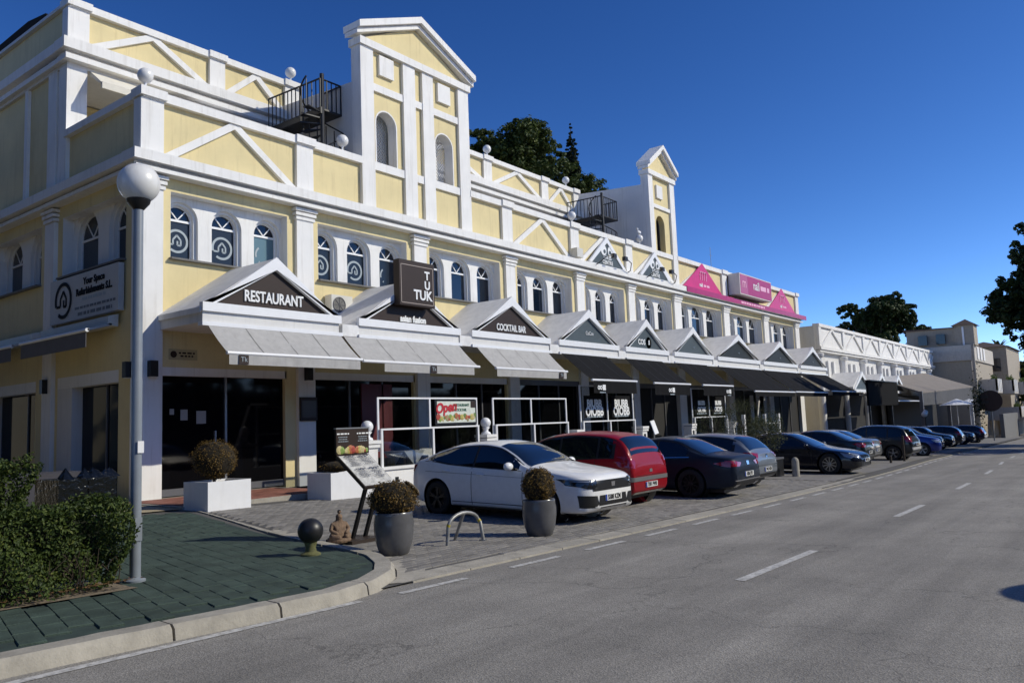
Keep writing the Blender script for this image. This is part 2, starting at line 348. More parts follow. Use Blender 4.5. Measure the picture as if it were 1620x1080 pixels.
while k < len(fine)-1:          # each kerb stone is a piece
    e = min(k+rnd.choice((6, 7, 7, 8)), len(fine)-1); mb = MB(); nn = 0; sec = []
    for i in range(k, e+1):
        f = fine[i]; g_ = .012 if i == k else (-.012 if i == e else 0); t = (fine[min(i+1, len(fine)-1)]-fine[max(i-1, 0)]).normalized()*g_
        h = hp(f.y)+.008; w = 1. if f.y < 9 else max(.45, 1-(f.y-9)*.12)
        jz = rnd.uniform(-.003, .003)
        fw = [f+t, f+t+(top1[i]-f)*.45, f+t+(top1[i]-f), f+t+(inner[i]-f)*w, f+t+(inner[i]-f)*w]
        zz = [zg(*fw[0])-.1, zg(*fw[1])+h*.72, zg(*fw[2])+h+jz, zg(*fw[3])+h+jz, zg(*fw[4])-.1]
        sec.append([(p.x, p.y, z) for p, z in zip(fw, zz)])
    for s_ in sec: mb.v += s_
    n = 5
    for i in range(len(sec)-1):
        for j in range(n-1): mb.f.append((i*n+j, i*n+j+1, (i+1)*n+j+1, (i+1)*n+j))
    mb.f.append(tuple(range(n))); mb.f.append(tuple((len(sec)-1)*n+j for j in range(n))[::-1])
    mb.build('kerb_stone', CONC, pave, smooth=True)
    k = e
inw = [(p.x, p.y) for p in offs(fine, kerbw+.012)]
def inside(x, y, P):
    c = False; j = len(P)-1
    for i in range(len(P)):
        if (P[i][1] > y) != (P[j][1] > y) and x < (P[j][0]-P[i][0])*(y-P[i][1])/(P[j][1]-P[i][1])+P[i][0]: c = not c
        j = i
    return c
tiled = [p for p in inw if p[0] > -14]+[(9.4, 16.4), (-14, 16.4)]
base = MB(); xs2 = frange(-14, 9.6, .6)
mb = MB(); pts = inw+[(9.5, 16.2), (9.5, 30), (-14, 30)]
bmx = bmesh.new(); bmx.faces.new([bmx.verts.new((x, y, 0)) for x, y in pts])
for y in frange(7, 12, .5): bmesh.ops.bisect_plane(bmx, geom=bmx.verts[:]+bmx.edges[:]+bmx.faces[:], plane_co=(0, y, 0), plane_no=(0, 1, 0))
for x in frange(-12, 8, 2): bmesh.ops.bisect_plane(bmx, geom=bmx.verts[:]+bmx.edges[:]+bmx.faces[:], plane_co=(x, 0, 0), plane_no=(1, 0, 0))
bmesh.ops.triangulate(bmx, faces=bmx.faces)
for v in bmx.verts: v.co.z = zg(v.co.x, v.co.y)+hp(v.co.y)-.012
me = bpy.data.meshes.new('pavement_bed'); bmx.to_mesh(me); bmx.free(); me.materials.append(M('green_mortar', (.03, .05, .042), .9, var=.3, vs_=6)); link('pavement_bed', me, pave)
bed = [(-14, 8.3), (4.36, 8.34), (4.36, 9.3), (2.2, 9.3), (2.2, 17), (-14, 17)]
tpoly = tiled
ok4 = lambda x, y: all(inside(x+a*.25*.2-b*.97*.1, y+a*.97*.2+b*.25*.1, tpoly) for a in (-1, 1) for b in (-1, 1))
lay(pave, 'paving_tile', .4, .2, .005, math.atan2(.97, .25), lambda x, y: ok4(x, y) and not inside(x, y, bed) and x > -3 and y < 16.2 and not (x < 4.3 and y > 9.3 and x < 2.2), lambda x, y: zg(x, y)+hp(y)+.004, GREENT, 5, 10, 36, 60, 300, (4.5, 5.5))
# grey pavers of the parking area
park_ok = lambda x, y: y > edge(x)+.41 and not inside(x, y, [tuple(p+Vector((.1, -.1))) for p in fine]+[(9.7, 16.5), (-14, 16.5)]) and x < 25.2 and y < 16.75 and x > 6.9 and not (x < 14.4 and y > 16.05)
lay(park, 'paver', .24, .12, .006, R(1.2), park_ok, lambda x, y: zg(x, y)+.028, PAVER, 15, 11, 75, 120, 300, (6, 4.5), tilt=.008)
# flush concrete edge strip between road and parking, in separate stones
for i in range(60):
    x0 = 6.62+i*1.0; x1 = x0+.985; mb = MB()
    a, b_ = edge(x0), edge(x1); w0 = .34
    z0, z1 = zr(x0)+.022+rnd.uniform(0, .004), zr(x1)+.022+rnd.uniform(0, .004)
    if i == 0: pass
    mb.add([(x0, a, z0), (x1, b_, z1), (x1, b_+w0, z1+.012), (x0, a+w0, z0+.012), (x0, a, z0-.1), (x1, b_, z1-.1), (x1, b_+w0, z1-.1), (x0, a+w0, z0-.1)], [(0, 1, 2, 3), (4, 5, 1, 0), (5, 6, 2, 1), (6, 7, 3, 2), (7, 4, 0, 3)])
    mb.build('edge_stone', CONC, park)
mf = MB(); of = offs(fine, -.34); ks = [i for i in range(len(fine)) if fine[i].x > 6.2 and fine[i].y < 12]
for i in ks: mf.v += [(fine[i].x+.0, fine[i].y, zg(*fine[i])+.026), (of[i].x, max(of[i].y, edge(of[i].x)+.02), zg(*of[i])+.024)]
for k in range(len(ks)-1): mf.f.append((2*k, 2*k+1, 2*k+3, 2*k+2))
mf.build('mortar_fillet', CONC, park, fix=False)
# road markings (worn paint, 4 mm above the asphalt)
def dash(x0, x1, y0, y1, w, name='road_marking'):
    mb = MB(); n = 4
    for i in range(n+1):
        t = i/n; x = x0+(x1-x0)*t; y = y0+(y1-y0)*t+bend(x)
        for s_ in (-w/2, w/2): mb.v.append((x, y+s_, zr(x)+.005))
    for i in range(n): mb.f.append((2*i, 2*i+2, 2*i+3, 2*i+1))
    o = mb.build(name, PAINT, None, fix=False); o['kind'] = 'structure'; return o
for k in range(12):
    x0 = 8.5+7.37*(k) if k else 8.5
    dash(x0, x0+2.55, 3.55, 3.55, .12)
for k in range(40):
    x0 = 6.25+1.75*k if k > 1 else (6.1 if k == 0 else 8.0)
    dash(x0, x0+1.05, 6.3, 6.3, .1)
dash(-12, 5.6, 6.22, 6.36, .1)
# red clay tile terrace by the corner entrance
terr = thing('entrance_terrace', '', '', (12, 18, .1)); del terr['category']; del terr['label']; terr['kind'] = 'structure'
MB().box(9.6, 16.6, -.3, 14.2, 19.9, .095).build('terrace_slab', CONC, terr)
lay(terr, 'clay_tile', .3, .3, .008, 0, lambda x, y: 9.75 < x < 14.06 and 16.75 < y < 19.5, lambda x, y: .108, REDT, 12, 18, 12, 12, 300, (9, 15), bond=0)
# planting bed behind the kerb at the left
sheet('planting_bed', lambda x, t: (x, t, zg(x, t)+hp(t)+.012), [-14, -8, -3, 0, 2.2, 4.33], [8.33, 8.8, 9.3], M('sandy_soil', (.2, .16, .11), .95, var=.3, vs_=7, bump=.4, bs=40))
sheet('planting_bed', lambda x, t: (x, t, zg(x, t)+hp(t)+.012), [-14, -8, -3, 0, 2.2], [9.3, 12, 16.4], EARTH)

sheet('side_street_bounce', lambda x, t: (x, t, zg(x, t)+.045), [-14, -6, 0, 4, 8, 9.55], [16.6, 20, 26, 36, 50], M('warm_bounce_paving', (.4, .34, .23), .9, var=.15, vs_=2))  # warm paving added to bounce light onto the shaded side wall
# ================================================================== YELLOW ARCADE BUILDING
XC = [10.41, 15.25, 20.27, 25.49, 30.69, 35.43, 40.62, 47.38, 54.19, 60.63]
YF = 19.5; YW = 19.62; XS = 10.1
bld = thing('arcade_building', 'long pale yellow two storey shopping arcade with white trim, pediment towers and roof terrace', 'building', (10.1, 19.5, 0))
def part(name, mb, mat, parent=bld, smooth=False): return mb.build(name, mat, parent, smooth)
def F(u, d, z): return (u, YF+d, z)          # front: u along the street, d into the building
def S(u, d, z): return (XS+d, u, z)          # gable side
def mbox(mp, mb, u0, d0, z0, u1, d1, z1):
    a = MB().box(u0, d0, z0, u1, d1, z1); return mb.add([mp(*v) for v in a.v], a.f)
# --- window bays: rectangular opening, set back arcade with round arches, glazing
def arch_pts(c, r, z, n=12): return [(c+r*math.cos(math.pi-math.pi*i/n), z+r*math.sin(math.pi-math.pi*i/n)) for i in range(n+1)]
def window(mp, c, hw, z0, zs, d, film, parent, logo=0, sgn=1):
    """arched window: glass, frame, transom and fan bars"""
    pts = [(c-hw, z0), (c-hw, zs)]+arch_pts(c, hw, zs)[1:-1]+[(c+hw, zs), (c+hw, z0)]
    fr = MB(); w = .045
    inn = [(c-hw+w, z0+w), (c-hw+w, zs)]+arch_pts(c, hw-w, zs)[1:-1]+[(c+hw-w, zs), (c+hw-w, z0+w)]
    for k in range(len(pts)):
        k2 = (k+1) % len(pts); q = [pts[k], pts[k2], inn[k2], inn[k]]
        a = [mp(u, d-.04, z) for u, z in q]; b = [mp(u, d+.03, z) for u, z in q]
        fr.add(a+b, [(0, 1, 2, 3), (7, 6, 5, 4), (0, 4, 5, 1), (1, 5, 6, 2), (2, 6, 7, 3), (3, 7, 4, 0)])
    o = fr.build('window', WPAINT, parent)
    mbox(mp, MB(), 0, 0, 0, 1, 1, 1)
    t = MB(); mbox(mp, t, c-hw+w, d-.035, zs-.03, c+hw-w, d+.02, zs+.03); t.build('transom', WPAINT, o)
    for s_ in (-1, 1):
        b = MB(); b.bar(mp(c, d-.01, zs+.03), mp(c+s_*(hw-w)*.62, d-.01, zs+(hw-w)*.78), .03, .03, up=(Vector(mp(0, 1, 0))-Vector(mp(0, 0, 0)))); b.build('glazing_bar', WPAINT, o)
    g = MB().poly([mp(u, d, z) for u, z in pts[:2]+[pts[-2]]+[pts[-1]]]); g.build('pane', film, o)
    g = MB().poly([mp(u, d+.001, z) for u, z in pts[1:-1]]); g.build('fan_pane', WGLASS, o)
    if logo: house_logo(mp, c, z0+(zs-z0)*.5, .33 if logo == 1 else .28, d-.008, LETGREY, o, half=(logo == 2))
    return o
def house_logo(mp, c, z, r, d, mat, parent, half=False, name='logo'):
    """open ring round a little house outline"""
    mb = MB(); n = 40; r0, r1 = r*.8, r
    for i in range(n):
        a0, a1 = 2*math.pi*i/n, 2*math.pi*(i+1)/n
        deg = math.degrees(a0)
        if 196 < deg < 226: continue
        if half and not (120 < deg < 236): continue
        q = [(c+r1*math.cos(a0), z+r1*math.sin(a0)), (c+r1*math.cos(a1), z+r1*math.sin(a1)), (c+r0*math.cos(a1), z+r0*math.sin(a1)), (c+r0*math.cos(a0), z+r0*math.sin(a0))]
        mb.prism([mp(u, d, w) for u, w in q], (0, 0, 0), Vector(mp(0, -.006, 0))-Vector(mp(0, 0, 0)))
    if not half:
        k = r*.13; P = [(-.34, -.3), (-.34, .1), (0, .5), (.34, .1), (.34, -.34), (.05, -.34), (.05, .02)]
        P = [(c+a*r, z+b*r) for a, b in P]
        P = [(c-.8*r, z-.3*r)]+P
        for p, q in zip(P, P[1:]): mb.bar(mp(p[0], d, p[1]), mp(q[0], d, q[1]), .008, k*1.1, up=(Vector(mp(0, 1, 0))-Vector(mp(0, 0, 0))).cross(Vector(mp(q[0], 0, q[1]))-Vector(mp(p[0], 0, p[1]))))
    return mb.build(name, mat, parent)
def bay(mp, u0, u1, z0, z1, zs, n, d_arc=.42, d_gl=.66, gap=.4, films=None, logos=(), wall=WHITE):
    """loggia opening u0..u1: sides, soffit, arcade wall with n arched niches, windows"""
    w = (u1-u0-(n-1)*gap)/n; ar = MB(); r = w/2
    for k in range(n):
        a = u0+k*(w+gap); c = a+r
        if k < n-1: mbox(mp, ar, a+w, d_arc, z0, a+w+gap, d_gl+.06, z1)
        pts = arch_pts(c, r, zs, 14); top = z1
        for p, q in zip(pts, pts[1:]):     # spandrel over the arch
            quad = [(p[0], p[1]), (q[0], q[1]), (q[0], top), (p[0], top)]
            A = [mp(u, d_arc, z) for u, z in quad]; B = [mp(u, d_gl+.06, z) for u, z in quad]
            ar.add(A+B, [(0, 1, 2, 3), (7, 6, 5, 4), (0, 4, 5, 1), (2, 6, 7, 3)])
    o = ar.build('arcade_wall', wall, bld)
    # reveals at the two ends, plus back plate behind the glass
    rv = MB(); mbox(mp, rv, u0-.1, .123, z0, u0+.006, d_gl+.1, z1); mbox(mp, rv, u1-.006, .123, z0, u1+.1, d_gl+.1, z1); mbox(mp, rv, u0-.12, .126, z1-.006, u1+.12, d_gl+.1, z1+.12); mbox(mp, rv, u0-.1, d_gl+.07, z0, u1+.1, d_gl+.1, z1)
    rv.build('reveal', wall, bld)
    for k in range(n):
        c = u0+k*(w+gap)+r; ring = MB(); hw = r-.07     # moulded inner order of the arch
        for p, q, p2, q2 in zip(arch_pts(c, r-.001, zs, 14), arch_pts(c, r-.001, zs, 14)[1:], arch_pts(c, hw-.01, zs, 14), arch_pts(c, hw-.01, zs, 14)[1:]):
            quad = [p, q, q2, p2]; A = [mp(u, d_arc+.1, z) for u, z in quad]; B = [mp(u, d_gl+.05, z) for u, z in quad]
            ring.add(A+B, [(0, 1, 2, 3), (7, 6, 5, 4), (0, 4, 5, 1), (2, 6, 7, 3)])
        for s_ in (-1, 1): mbox(mp, ring, c+s_*(r-.001), d_arc+.1, z0, c+s_*(hw-.01), d_gl+.05, zs)
        ring.build('arch_surround', wall, bld)
        f = films[k] if films else WGLASS
        window(mp, c, hw, z0+.05, zs, d_gl, f, bld, logos[k] if k < len(logos) else 0)
    sl = MB(); mbox(mp, sl, u0-.04, -.03, z0-.05, u1+.04, d_gl+.02, z0-.002); sl.build('window_sill', STONE, bld)
ZSILL, ZOP, ZC = 6.3, 8.08, 8.4
UP0, UP1 = 8.86, 10.4
FILMS = {0: [WFILM, WFILM, M('pale_window_film', (.12, .2, .23), .2)], 1: [WFILM, WFILM, WFILM]}
LOGOS = {0: (1, 1, 2), 1: (1, 1, 2), 2: (2, 0, 0)}
for i in range(9):
    a, b = XC[i], XC[i+1]; h = (b-a)/2-.57; c = (a+b)/2
    bay(F, c-h, c+h, ZSILL, ZOP, 7.46, 3, films=FILMS.get(i), logos=LOGOS.get(i, ()))
    w = MB()      # yellow wall round the opening, three pieces per bay
    mbox(F, w, a, .12, 3.42, b, .45, ZSILL-.05); mbox(F, w, a, .12, ZOP, b, .45, ZC+.4)
    mbox(F, w, a, .12, ZSILL-.05, c-h, .5, ZOP); mbox(F, w, c+h, .12, ZSILL-.05, b, .5, ZOP)
    part('wall', w, YELLOW)
# --- pilasters with stepped capitals
for i, x in enumerate(XC):
    p = MB(); hw = .31 if i not in (6, 7, 8, 9) else .42
    if i == 0: p.box(10.1, YF, .05, 10.1+.62, YW+.3, ZC)
    else: p.box(x-hw, YF, .05, x+hw, YW+.1, ZC)
    o = part('pilaster', p, WHITE)
    q = MB()
    for z, e in ((8.03, .04), (8.16, .07), (8.29, .1)):
        x0, x1 = (10.1, 10.72) if i == 0 else (x-hw, x+hw)
        q.box(x0-e, YF-e, z, x1+e, YW+.05, z+.09)
    part('capital', q, WHITE, o)
# --- main cornice, front and side
def cornice(mp, u0, u1, z, s=1):
    o = MB(); mbox(mp, o, u0, -.36, z+.2, u1, .3, z+.47); a = part('cornice', o, WHITE)
    o = MB(); mbox(mp, o, u0+.12*s, -.1, z+.1, u1, .3, z+.2); part('cornice_recess', o, WHITE, a)
    o = MB(); mbox(mp, o, u0+.1*s, -.24, z, u1, .3, z+.1); part('cornice_strip', o, WHITE, a)
cornice(F, 9.76, 61.3, 8.42); 
o = MB(); mbox(S, o, 19.83, -.32, 8.62, 34, .2, 8.88); part('cornice', o, WHITE); o = MB(); mbox(S, o, 19.83, -.2, 8.43, 34, .2, 8.53); part('cornice_strip', o, WHITE)
o = MB(); mbox(S, o, 19.83, -.06, 8.53, 34, .2, 8.62); part('cornice_recess', o, WHITE)
# --- terrace parapet with posts and chevron bars
def chevron(mp, a, b, z0, z1, d=-.0, w=.2, mat=WHITE, parent=bld):
    c = (a+b)/2
    for p, q in (((a+.06, z0+.06), (c, z1-.02)), ((c, z1-.02), (b-.06, z0+.06))):
        o = MB(); d += .004; up = Vector(mp(0, 1, 0))-Vector(mp(0, 0, 0))
        dv = Vector(mp(q[0], 0, q[1]))-Vector(mp(p[0], 0, p[1])); sid = dv.cross(up).normalized()
        o.bar(mp(p[0], d, p[1]), mp(q[0], d, q[1]), .15, w, up=sid); part('brace', o, mat, parent)
def parapet(mp, segs, z0, z1, posts, cap=.24, d=.12, chev=(), thick=.22, mat=YELLOW):
    for a, b in segs:
        o = MB(); mbox(mp, o, a, d, z0, b, d+thick, z1); part('parapet', o, mat)
        o = MB(); mbox(mp, o, a, d-.16, z1, b, d+thick+.08, z1+cap); part('parapet_cap', o, WHITE)
    for u, hw in posts:
        o = MB(); mbox(mp, o, u-hw, d-.12, z0, u+hw, d+thick+.03, z1); pp = part('parapet_post', o, WHITE)
        o = MB(); mbox(mp, o, u-hw-.05, d-.22, z1+.03, u+hw+.05, d+thick+.1, z1+cap+.03); part('post_cap', o, WHITE, pp)
    for a, b in chev: chevron(mp, a, b, z0, z1, d-.04)
posts = [(10.41, .31), (15.28, .31), (25.4, .33), (30.4, .34), (35.4, .34), (47.4, .36), (61.0, .32)]
parapet(F, [(10.13, 17.62), (23.1, 37.9), (40.9, 61.3)], UP0, UP1, posts, chev=[(10.72, 14.97), (25.73, 30.06), (30.74, 35.06), (35.74, 40.5), (41.0, 47.0), (54.3, 60.6)])
parapet(S, [(19.86, 23.9)], UP0, UP1, [], cap=.2)
o = MB(); mbox(S, o, 19.53, -.012, UP0+.01, 19.85, .3, UP1-.02); part('parapet_post', o, WHITE)
# --- side wall (in shade): pilaster, openings, first floor bays
sw = MB()
for a, b, z0, z1 in ((19.8, 34, 3.42, ZSILL-.05), (19.8, 34, ZOP, 8.45), (19.8, 20.45, ZSILL-.05, ZOP), (24.15, 25.55, ZSILL-.05, ZOP), (29.2, 34, ZSILL-.05, ZOP)): mbox(S, sw, a, .12, z0, b, .45, z1)
part('side_wall', sw, YELLOW)
for a, b in ((20.45, 24.15), (25.55, 29.2)): bay(S, a, b, ZSILL, ZOP, 7.42, 2, gap=.62)
for u in (24.75, 29.9):
    o = MB(); mbox(S, o, u-.3, 0, .05, u+.3, .2, 8.0); p = part('pilaster', o, WHITE)
    q = MB()
    for z, e in ((8.03, .04), (8.16, .07), (8.29, .1)): mbox(S, q, u-.3-e, -e, z, u+.3+e, .2, z+.09)
    part('capital', q, WHITE, p)
    o = MB(); mbox(S, o, u-.27, 0, 8.9, u+.27, .2, 12.6); part('pilaster', o, WHITE)
sg = MB()
for a, b in ((19.8, 20.75), (24.3, 25.75), (29.9, 34)): mbox(S, sg, a, .12, .0, b, .5, 3.42)
part('side_wall', sg, YELLOW)
for a, b in ((20.75, 24.3), (25.75, 29.9)):
    o = MB(); mbox(S, o, a, .42, .05, b, .44, 3.1); part('shop_window', o, DGLASS)
    o = MB(); mbox(S, o, a, .12, 3.1, b, .42, 3.42); part('lintel', o, WHITE)
    o = MB(); mbox(S, o, b-.9, .125, .05, b, .43, 3.1); part('reveal', o, GREYW)
    o = MB(); mbox(S, o, a+1.15, .38, .05, a+1.2, .43, 3.1); part('mullion', o, GREYM)
# --- ground floor shop fronts behind the canopies
for i in range(9):
    a, b = XC[i]+.4, XC[i+1]-.4
    if i == 0: a, b = 10.75, 14.55
    o = MB(); o.box(a, YW+.12, .12, b, YW+.15, 3.2); sh = part('shop_window', o, DGLASS if i < 5 else DARK)  # far bays: matte black sheet, interior shade painted in
    o = MB(); o.box(a-.06, YW, 3.2, b+.06, YW+.2, 3.42); part('lintel', o, WHITE if i < 3 else GREYM)
    w = MB(); w.box(XC[i]+.2, YW, .05, a, YW+.3, 3.42); w.box(b, YW, .05, XC[i+1]-.2, YW+.3, 3.42); part('wall', w, YELLOW if i < 3 else GREYM)
    n = 2 if i == 0 else 3
    for k in range(1, n):
        x = a+(b-a)*k/n; o = MB(); o.box(x-.03, YW+.06, .12, x+.03, YW+.13, 3.2); part('mullion', o, STEEL if i == 0 else GREYM, sh)
    o = MB(); o.box(a, YW+.07, .12, b, YW+.12, .3); part('bottom_rail', o, GREYM, sh)
o = MB(); o.box(17.55, YW+.06, .2, 18.9, YW+.11, 3.1); part('door', o, REDW)
o = MB(); o.box(12.3, YW+.03, 1.05, 12.34, YW+.1, 1.75); part('door_handle', o, STEEL)
for x, z, w, h in ((11.35, 2.05, .2, .28), (11.05, 2.2, .12, .15), (11.8, 1.95, .28, .34)):
    o = MB(); o.box(x, YW+.112, z, x+w, YW+.118, z+h); part('notice', o, M('notice_paper', (.3, .3, .28), .7))
# body behind the facade so no light leaks through
core = MB(); core.box(XS+1.0, YW+.9, .05, 61.1, 33, 8.79); part('core', core, GREYW)
core = MB(); core.box(10.35, 19.85, 8.8, 61.2, 33, 8.9); part('terrace_floor', core, GREYW)
o = MB(); o.box(61.0, 19.55, -1.8, 61.2, 33, 10.5); part('end_wall', o, YELLOW)
# --- upper storey, set back
YU = 23.8
def FU(u, d, z): return (u, YU+d, z)
def upper(x0, x1, posts, chev, left):
    o = MB(); mbox(FU, o, x0-.25, -.36, 12.98, x1, .3, 13.3); c = part('upper_cornice', o, WHITE)
    o = MB(); mbox(FU, o, x0-.1, -.1, 12.86, x1, .3, 12.98); part('cornice_recess', o, WHITE, c)
    o = MB(); mbox(FU, o, x0-.15, -.26, 12.7, x1, .3, 12.86); part('cornice_strip', o, WHITE, c)
    parapet(FU, [(x0+.03, x1-.03)], 13.3, 14.42, posts, cap=.22, chev=chev)
    o = MB(); o.box(x0, YU, 12.6, x1, 33, 12.86); part('upper_slab', o, GREYW)
    o = MB(); o.box(x0, 26.5, 8.9, x1, 26.7, 12.6); part('upper_wall', o, WHITE)
    o = MB(); o.box(x0+1.3, 26.42, 9.6, x1-1, 26.5, 11.9); part('terrace_window', o, DGLASS)
    o = MB(); o.box(x0+1.0, 26.38, 11.95, x1-.4, 26.5, 12.55); part('yellow_panel', o, YELLOW)
upper(10.1, 18.5, [(10.41, .31), (15.0, .29), (18.1, .32)], [(10.72, 14.7), (15.3, 17.8)], True)
upper(23.2, 37.7, [(23.5, .3), (29.6, .31), (34.4, .31), (37.45, .25)], [(23.8, 29.3), (29.9, 34.1), (34.7, 37.2)], False)
o = MB(); o.box(10.1, YU, 8.9, 10.68, YU+.5, 12.6); part('corner_pier', o, WHITE)
for x in (14.9, 18.2, 29.6, 34.4, 37.4):
    o = MB(); o.box(x-.2, YU+.05, 8.9, x+.2, YU+.4, 12.7); part('terrace_pier', o, WHITE)
o = MB(); mbox(S, o, 24.3, .1, 8.9, 34, .4, 12.7); part('side_wall', o, YELLOW)
o = MB(); mbox(S, o, 24.3, .1, 13.3, 34, .32, 14.5); part('side_parapet', o, YELLOW)
o = MB(); mbox(S, o, 23.83, -.23, 12.985, 34, .3, 13.285); part('cornice', o, WHITE)
o = MB(); mbox(S, o, 23.83, -.13, 12.705, 34, .3, 12.855); part('cornice_strip', o, WHITE)
o = MB(); mbox(S, o, 24.3, -.02, 14.5, 34, .34, 14.6); part('parapet_cap', o, GREYW)
# rear block of the roof terrace behind the second half
o = MB(); o.box(41.2, 27, 8.9, 60, 33, 10.2); part('rear_block', o, GREYW)
# --- pediment towers
def tower(x0, x1, pil, zb, zbeam, zap, eave, arches, rails, squares, base_to):
    t = MB(); t.box(x0+.02, YF+.1, base_to[0]+.1, x1-.02, YF+.5, zbeam)
    # leave the arched openings out: build the wall in strips between them
    cuts = sorted(arches); w = MB(); px_ = x0+.02
    for (c, hw, z0, zs) in cuts:
        w.box(px_, YF+.1, UP0, c-hw, YF+.42, zbeam); px_ = c+hw
        w.box(c-hw, YF+.1, UP0, c+hw, YF+.42, z0)
        P = arch_pts(c, hw, zs, 14)
        for p, q in zip(P, P[1:]):
            quad = [p, q, (q[0], zbeam), (p[0], zbeam)]; A = [(u, YF+.1, z) for u, z in quad]; B = [(u, YF+.42, z) for u, z in quad]
            w.add(A+B, [(0, 1, 2, 3), (7, 6, 5, 4), (0, 4, 5, 1), (2, 6, 7, 3)])
    w.box(px_, YF+.1, UP0, x1-.02, YF+.42, zbeam)
    tw = part('tower', w, YELLOW)
    for k, (a, b) in enumerate(pil):
        o = MB(); o.box(a, YF-.02, base_to[k], b, YF+(.44 if k in (0, len(pil)-1) else .12), zbeam); part('tower_pilaster', o, WHITE, tw)
    for a, b, z0, z1 in rails: o = MB(); o.box(a, YF+.01, z0, b, YF+.13, z1); part('tower_rail', o, WHITE, tw)
    for x, z in squares: o = MB(); o.box(x-.34, YF+.0, z-.36, x+.34, YF+.11, z+.36); part('relief_block', o, WHITE, tw)
    c = (x0+x1)/2; e = eave
    o = MB(); o.box(x0-.06, YF-.1, zbeam, x1+.06, YF+.5, zbeam+.26); part('tower_beam', o, WHITE, tw)
    zt = zbeam+.26
    o = MB(); o.xz([(x0+.1, zt), (x1-.1, zt), (c, zap-.35)], YF+.06, YF+.44); part('tympanum', o, YELLOW, tw)
    for s_ in (-1, 1):        # two-step raking cornice with a roof slab behind
        for th, off, y0 in ((.24, 0, -.28), (.16, .24, -.14)):
            A = Vector((c+s_*(c-x0+e), 0, zt+.42-off*1.05)); B = Vector((c, 0, zap-off*1.08))
            if s_ < 0: pts = [(A.x, A.z), (B.x, B.z), (B.x, B.z-th), (A.x, A.z-th*.96)]
            else: pts = [(B.x, B.z), (A.x, A.z), (A.x, A.z-th*.96), (B.x, B.z-th)]
            o = MB(); o.xz(pts, YF+y0, YF+.56-off*.3); part('raking_cornice', o, WHITE if off == 0 else WHITE, tw)
    return tw
t1 = tower(17.6, 23.14, [(17.6, 18.18), (19.6, 20.2), (20.58, 21.15), (22.54, 23.14)], 0, 14.56, 16.5, .22,
      [(18.83, .52, 10.62, 12.06), (21.78, .52, 10.62, 12.06)],
      [(18.18, 19.6, 13.12, 13.38), (20.2, 20.58, 13.12, 13.38), (21.15, 22.54, 13.12, 13.38), (18.18, 19.6, 10.34, 10.62), (20.2, 20.58, 10.34, 10.62), (21.15, 22.54, 10.34, 10.62)],
      [(18.83, 14.12), (21.78, 14.08)], [UP0, UP0, UP0, UP0])
t2 = tower(37.88, 40.95, [(37.88, 38.38), (40.4, 40.95)], 0, 14.72, 16.62, .16, [(39.25, .5, 10.66, 12.15)], [(38.38, 40.4, 13.0, 13.2), (38.38, 40.4, 10.36, 10.62)], [(39.2, 13.95)], [10.3, UP0])
# lattice in the tower arches
def lattice(x0, x1, z0, z1, y, mat, parent, step=.13):
    mb = MB(); w = x1-x0; h = z1-z0
    for k in range(int((w+h)/step)):
        s_ = k*step
        a = (x0+max(0, s_-h), z0+min(s_, h)); b = (x0+min(s_, w), z0+max(0, s_-w))
        mb.bar((a[0], y, a[1]), (b[0], y, b[1]), .035, .02, up=(0, 1, 0))
        a = (x1-max(0, s_-h), z0+min(s_, h)); b = (x1-min(s_, w), z0+max(0, s_-w))
        mb.bar((a[0], y+.022, a[1]), (b[0], y+.022, b[1]), .035, .02, up=(0, 1, 0))
    stuff(mb.build('lattice', mat, parent))
for c in (18.83, 21.78):
    o = MB(); P = [(c-.52, 10.62)]+arch_pts(c, .52, 12.06, 14)+[(c+.52, 10.62)]; Q = [(c-.47, 10.62)]+arch_pts(c, .47, 12.06, 14)+[(c+.47, 10.62)]
    for k in range(len(P)-1):
        quad = [P[k], P[k+1], Q[k+1], Q[k]]; o.add([(u, YF+.09, z) for u, z in quad]+[(u, YF+.5, z) for u, z in quad], [(0, 1, 2, 3), (7, 6, 5, 4), (0, 4, 5, 1), (2, 6, 7, 3)])
    o.build('arch_lining', WHITE, t1)
lattice(18.2, 19.4, 10.62, 12.7, YF+.7, WHITE, t1); lattice(21.2, 22.4, 10.62, 12.7, YF+.6, WHITE, t1)
lattice(38.72, 39.78, 10.66, 12.75, YF+.5, DBROWN, t2)
o = MB(); o.box(18.0, YF+1.3, 8.9, 22.7, YF+1.4, 13); part('tower_back', o, GREYW)
o = MB(); o.box(38.4, YF+.62, 8.9, 40.4, YF+.7, 13); part('tower_back', o, DBROWN)
# stair enclosure walls running back from the towers
o = MB(); o.prism([(17.62, 19.95, 8.9), (17.62, 27, 8.9), (17.62, 27, 13.75), (17.62, 19.95, 13.36)], (0, 0, 0), (.2, 0, 0)); part('stair_wall', o, GREYW)
o = MB(); o.prism([(37.9, 19.95, 8.9), (37.9, 28, 8.9), (37.9, 28, 14.8), (37.9, 19.95, 14.2)], (0, 0, 0), (.2, 0, 0)); part('stair_wall', o, WHITE)
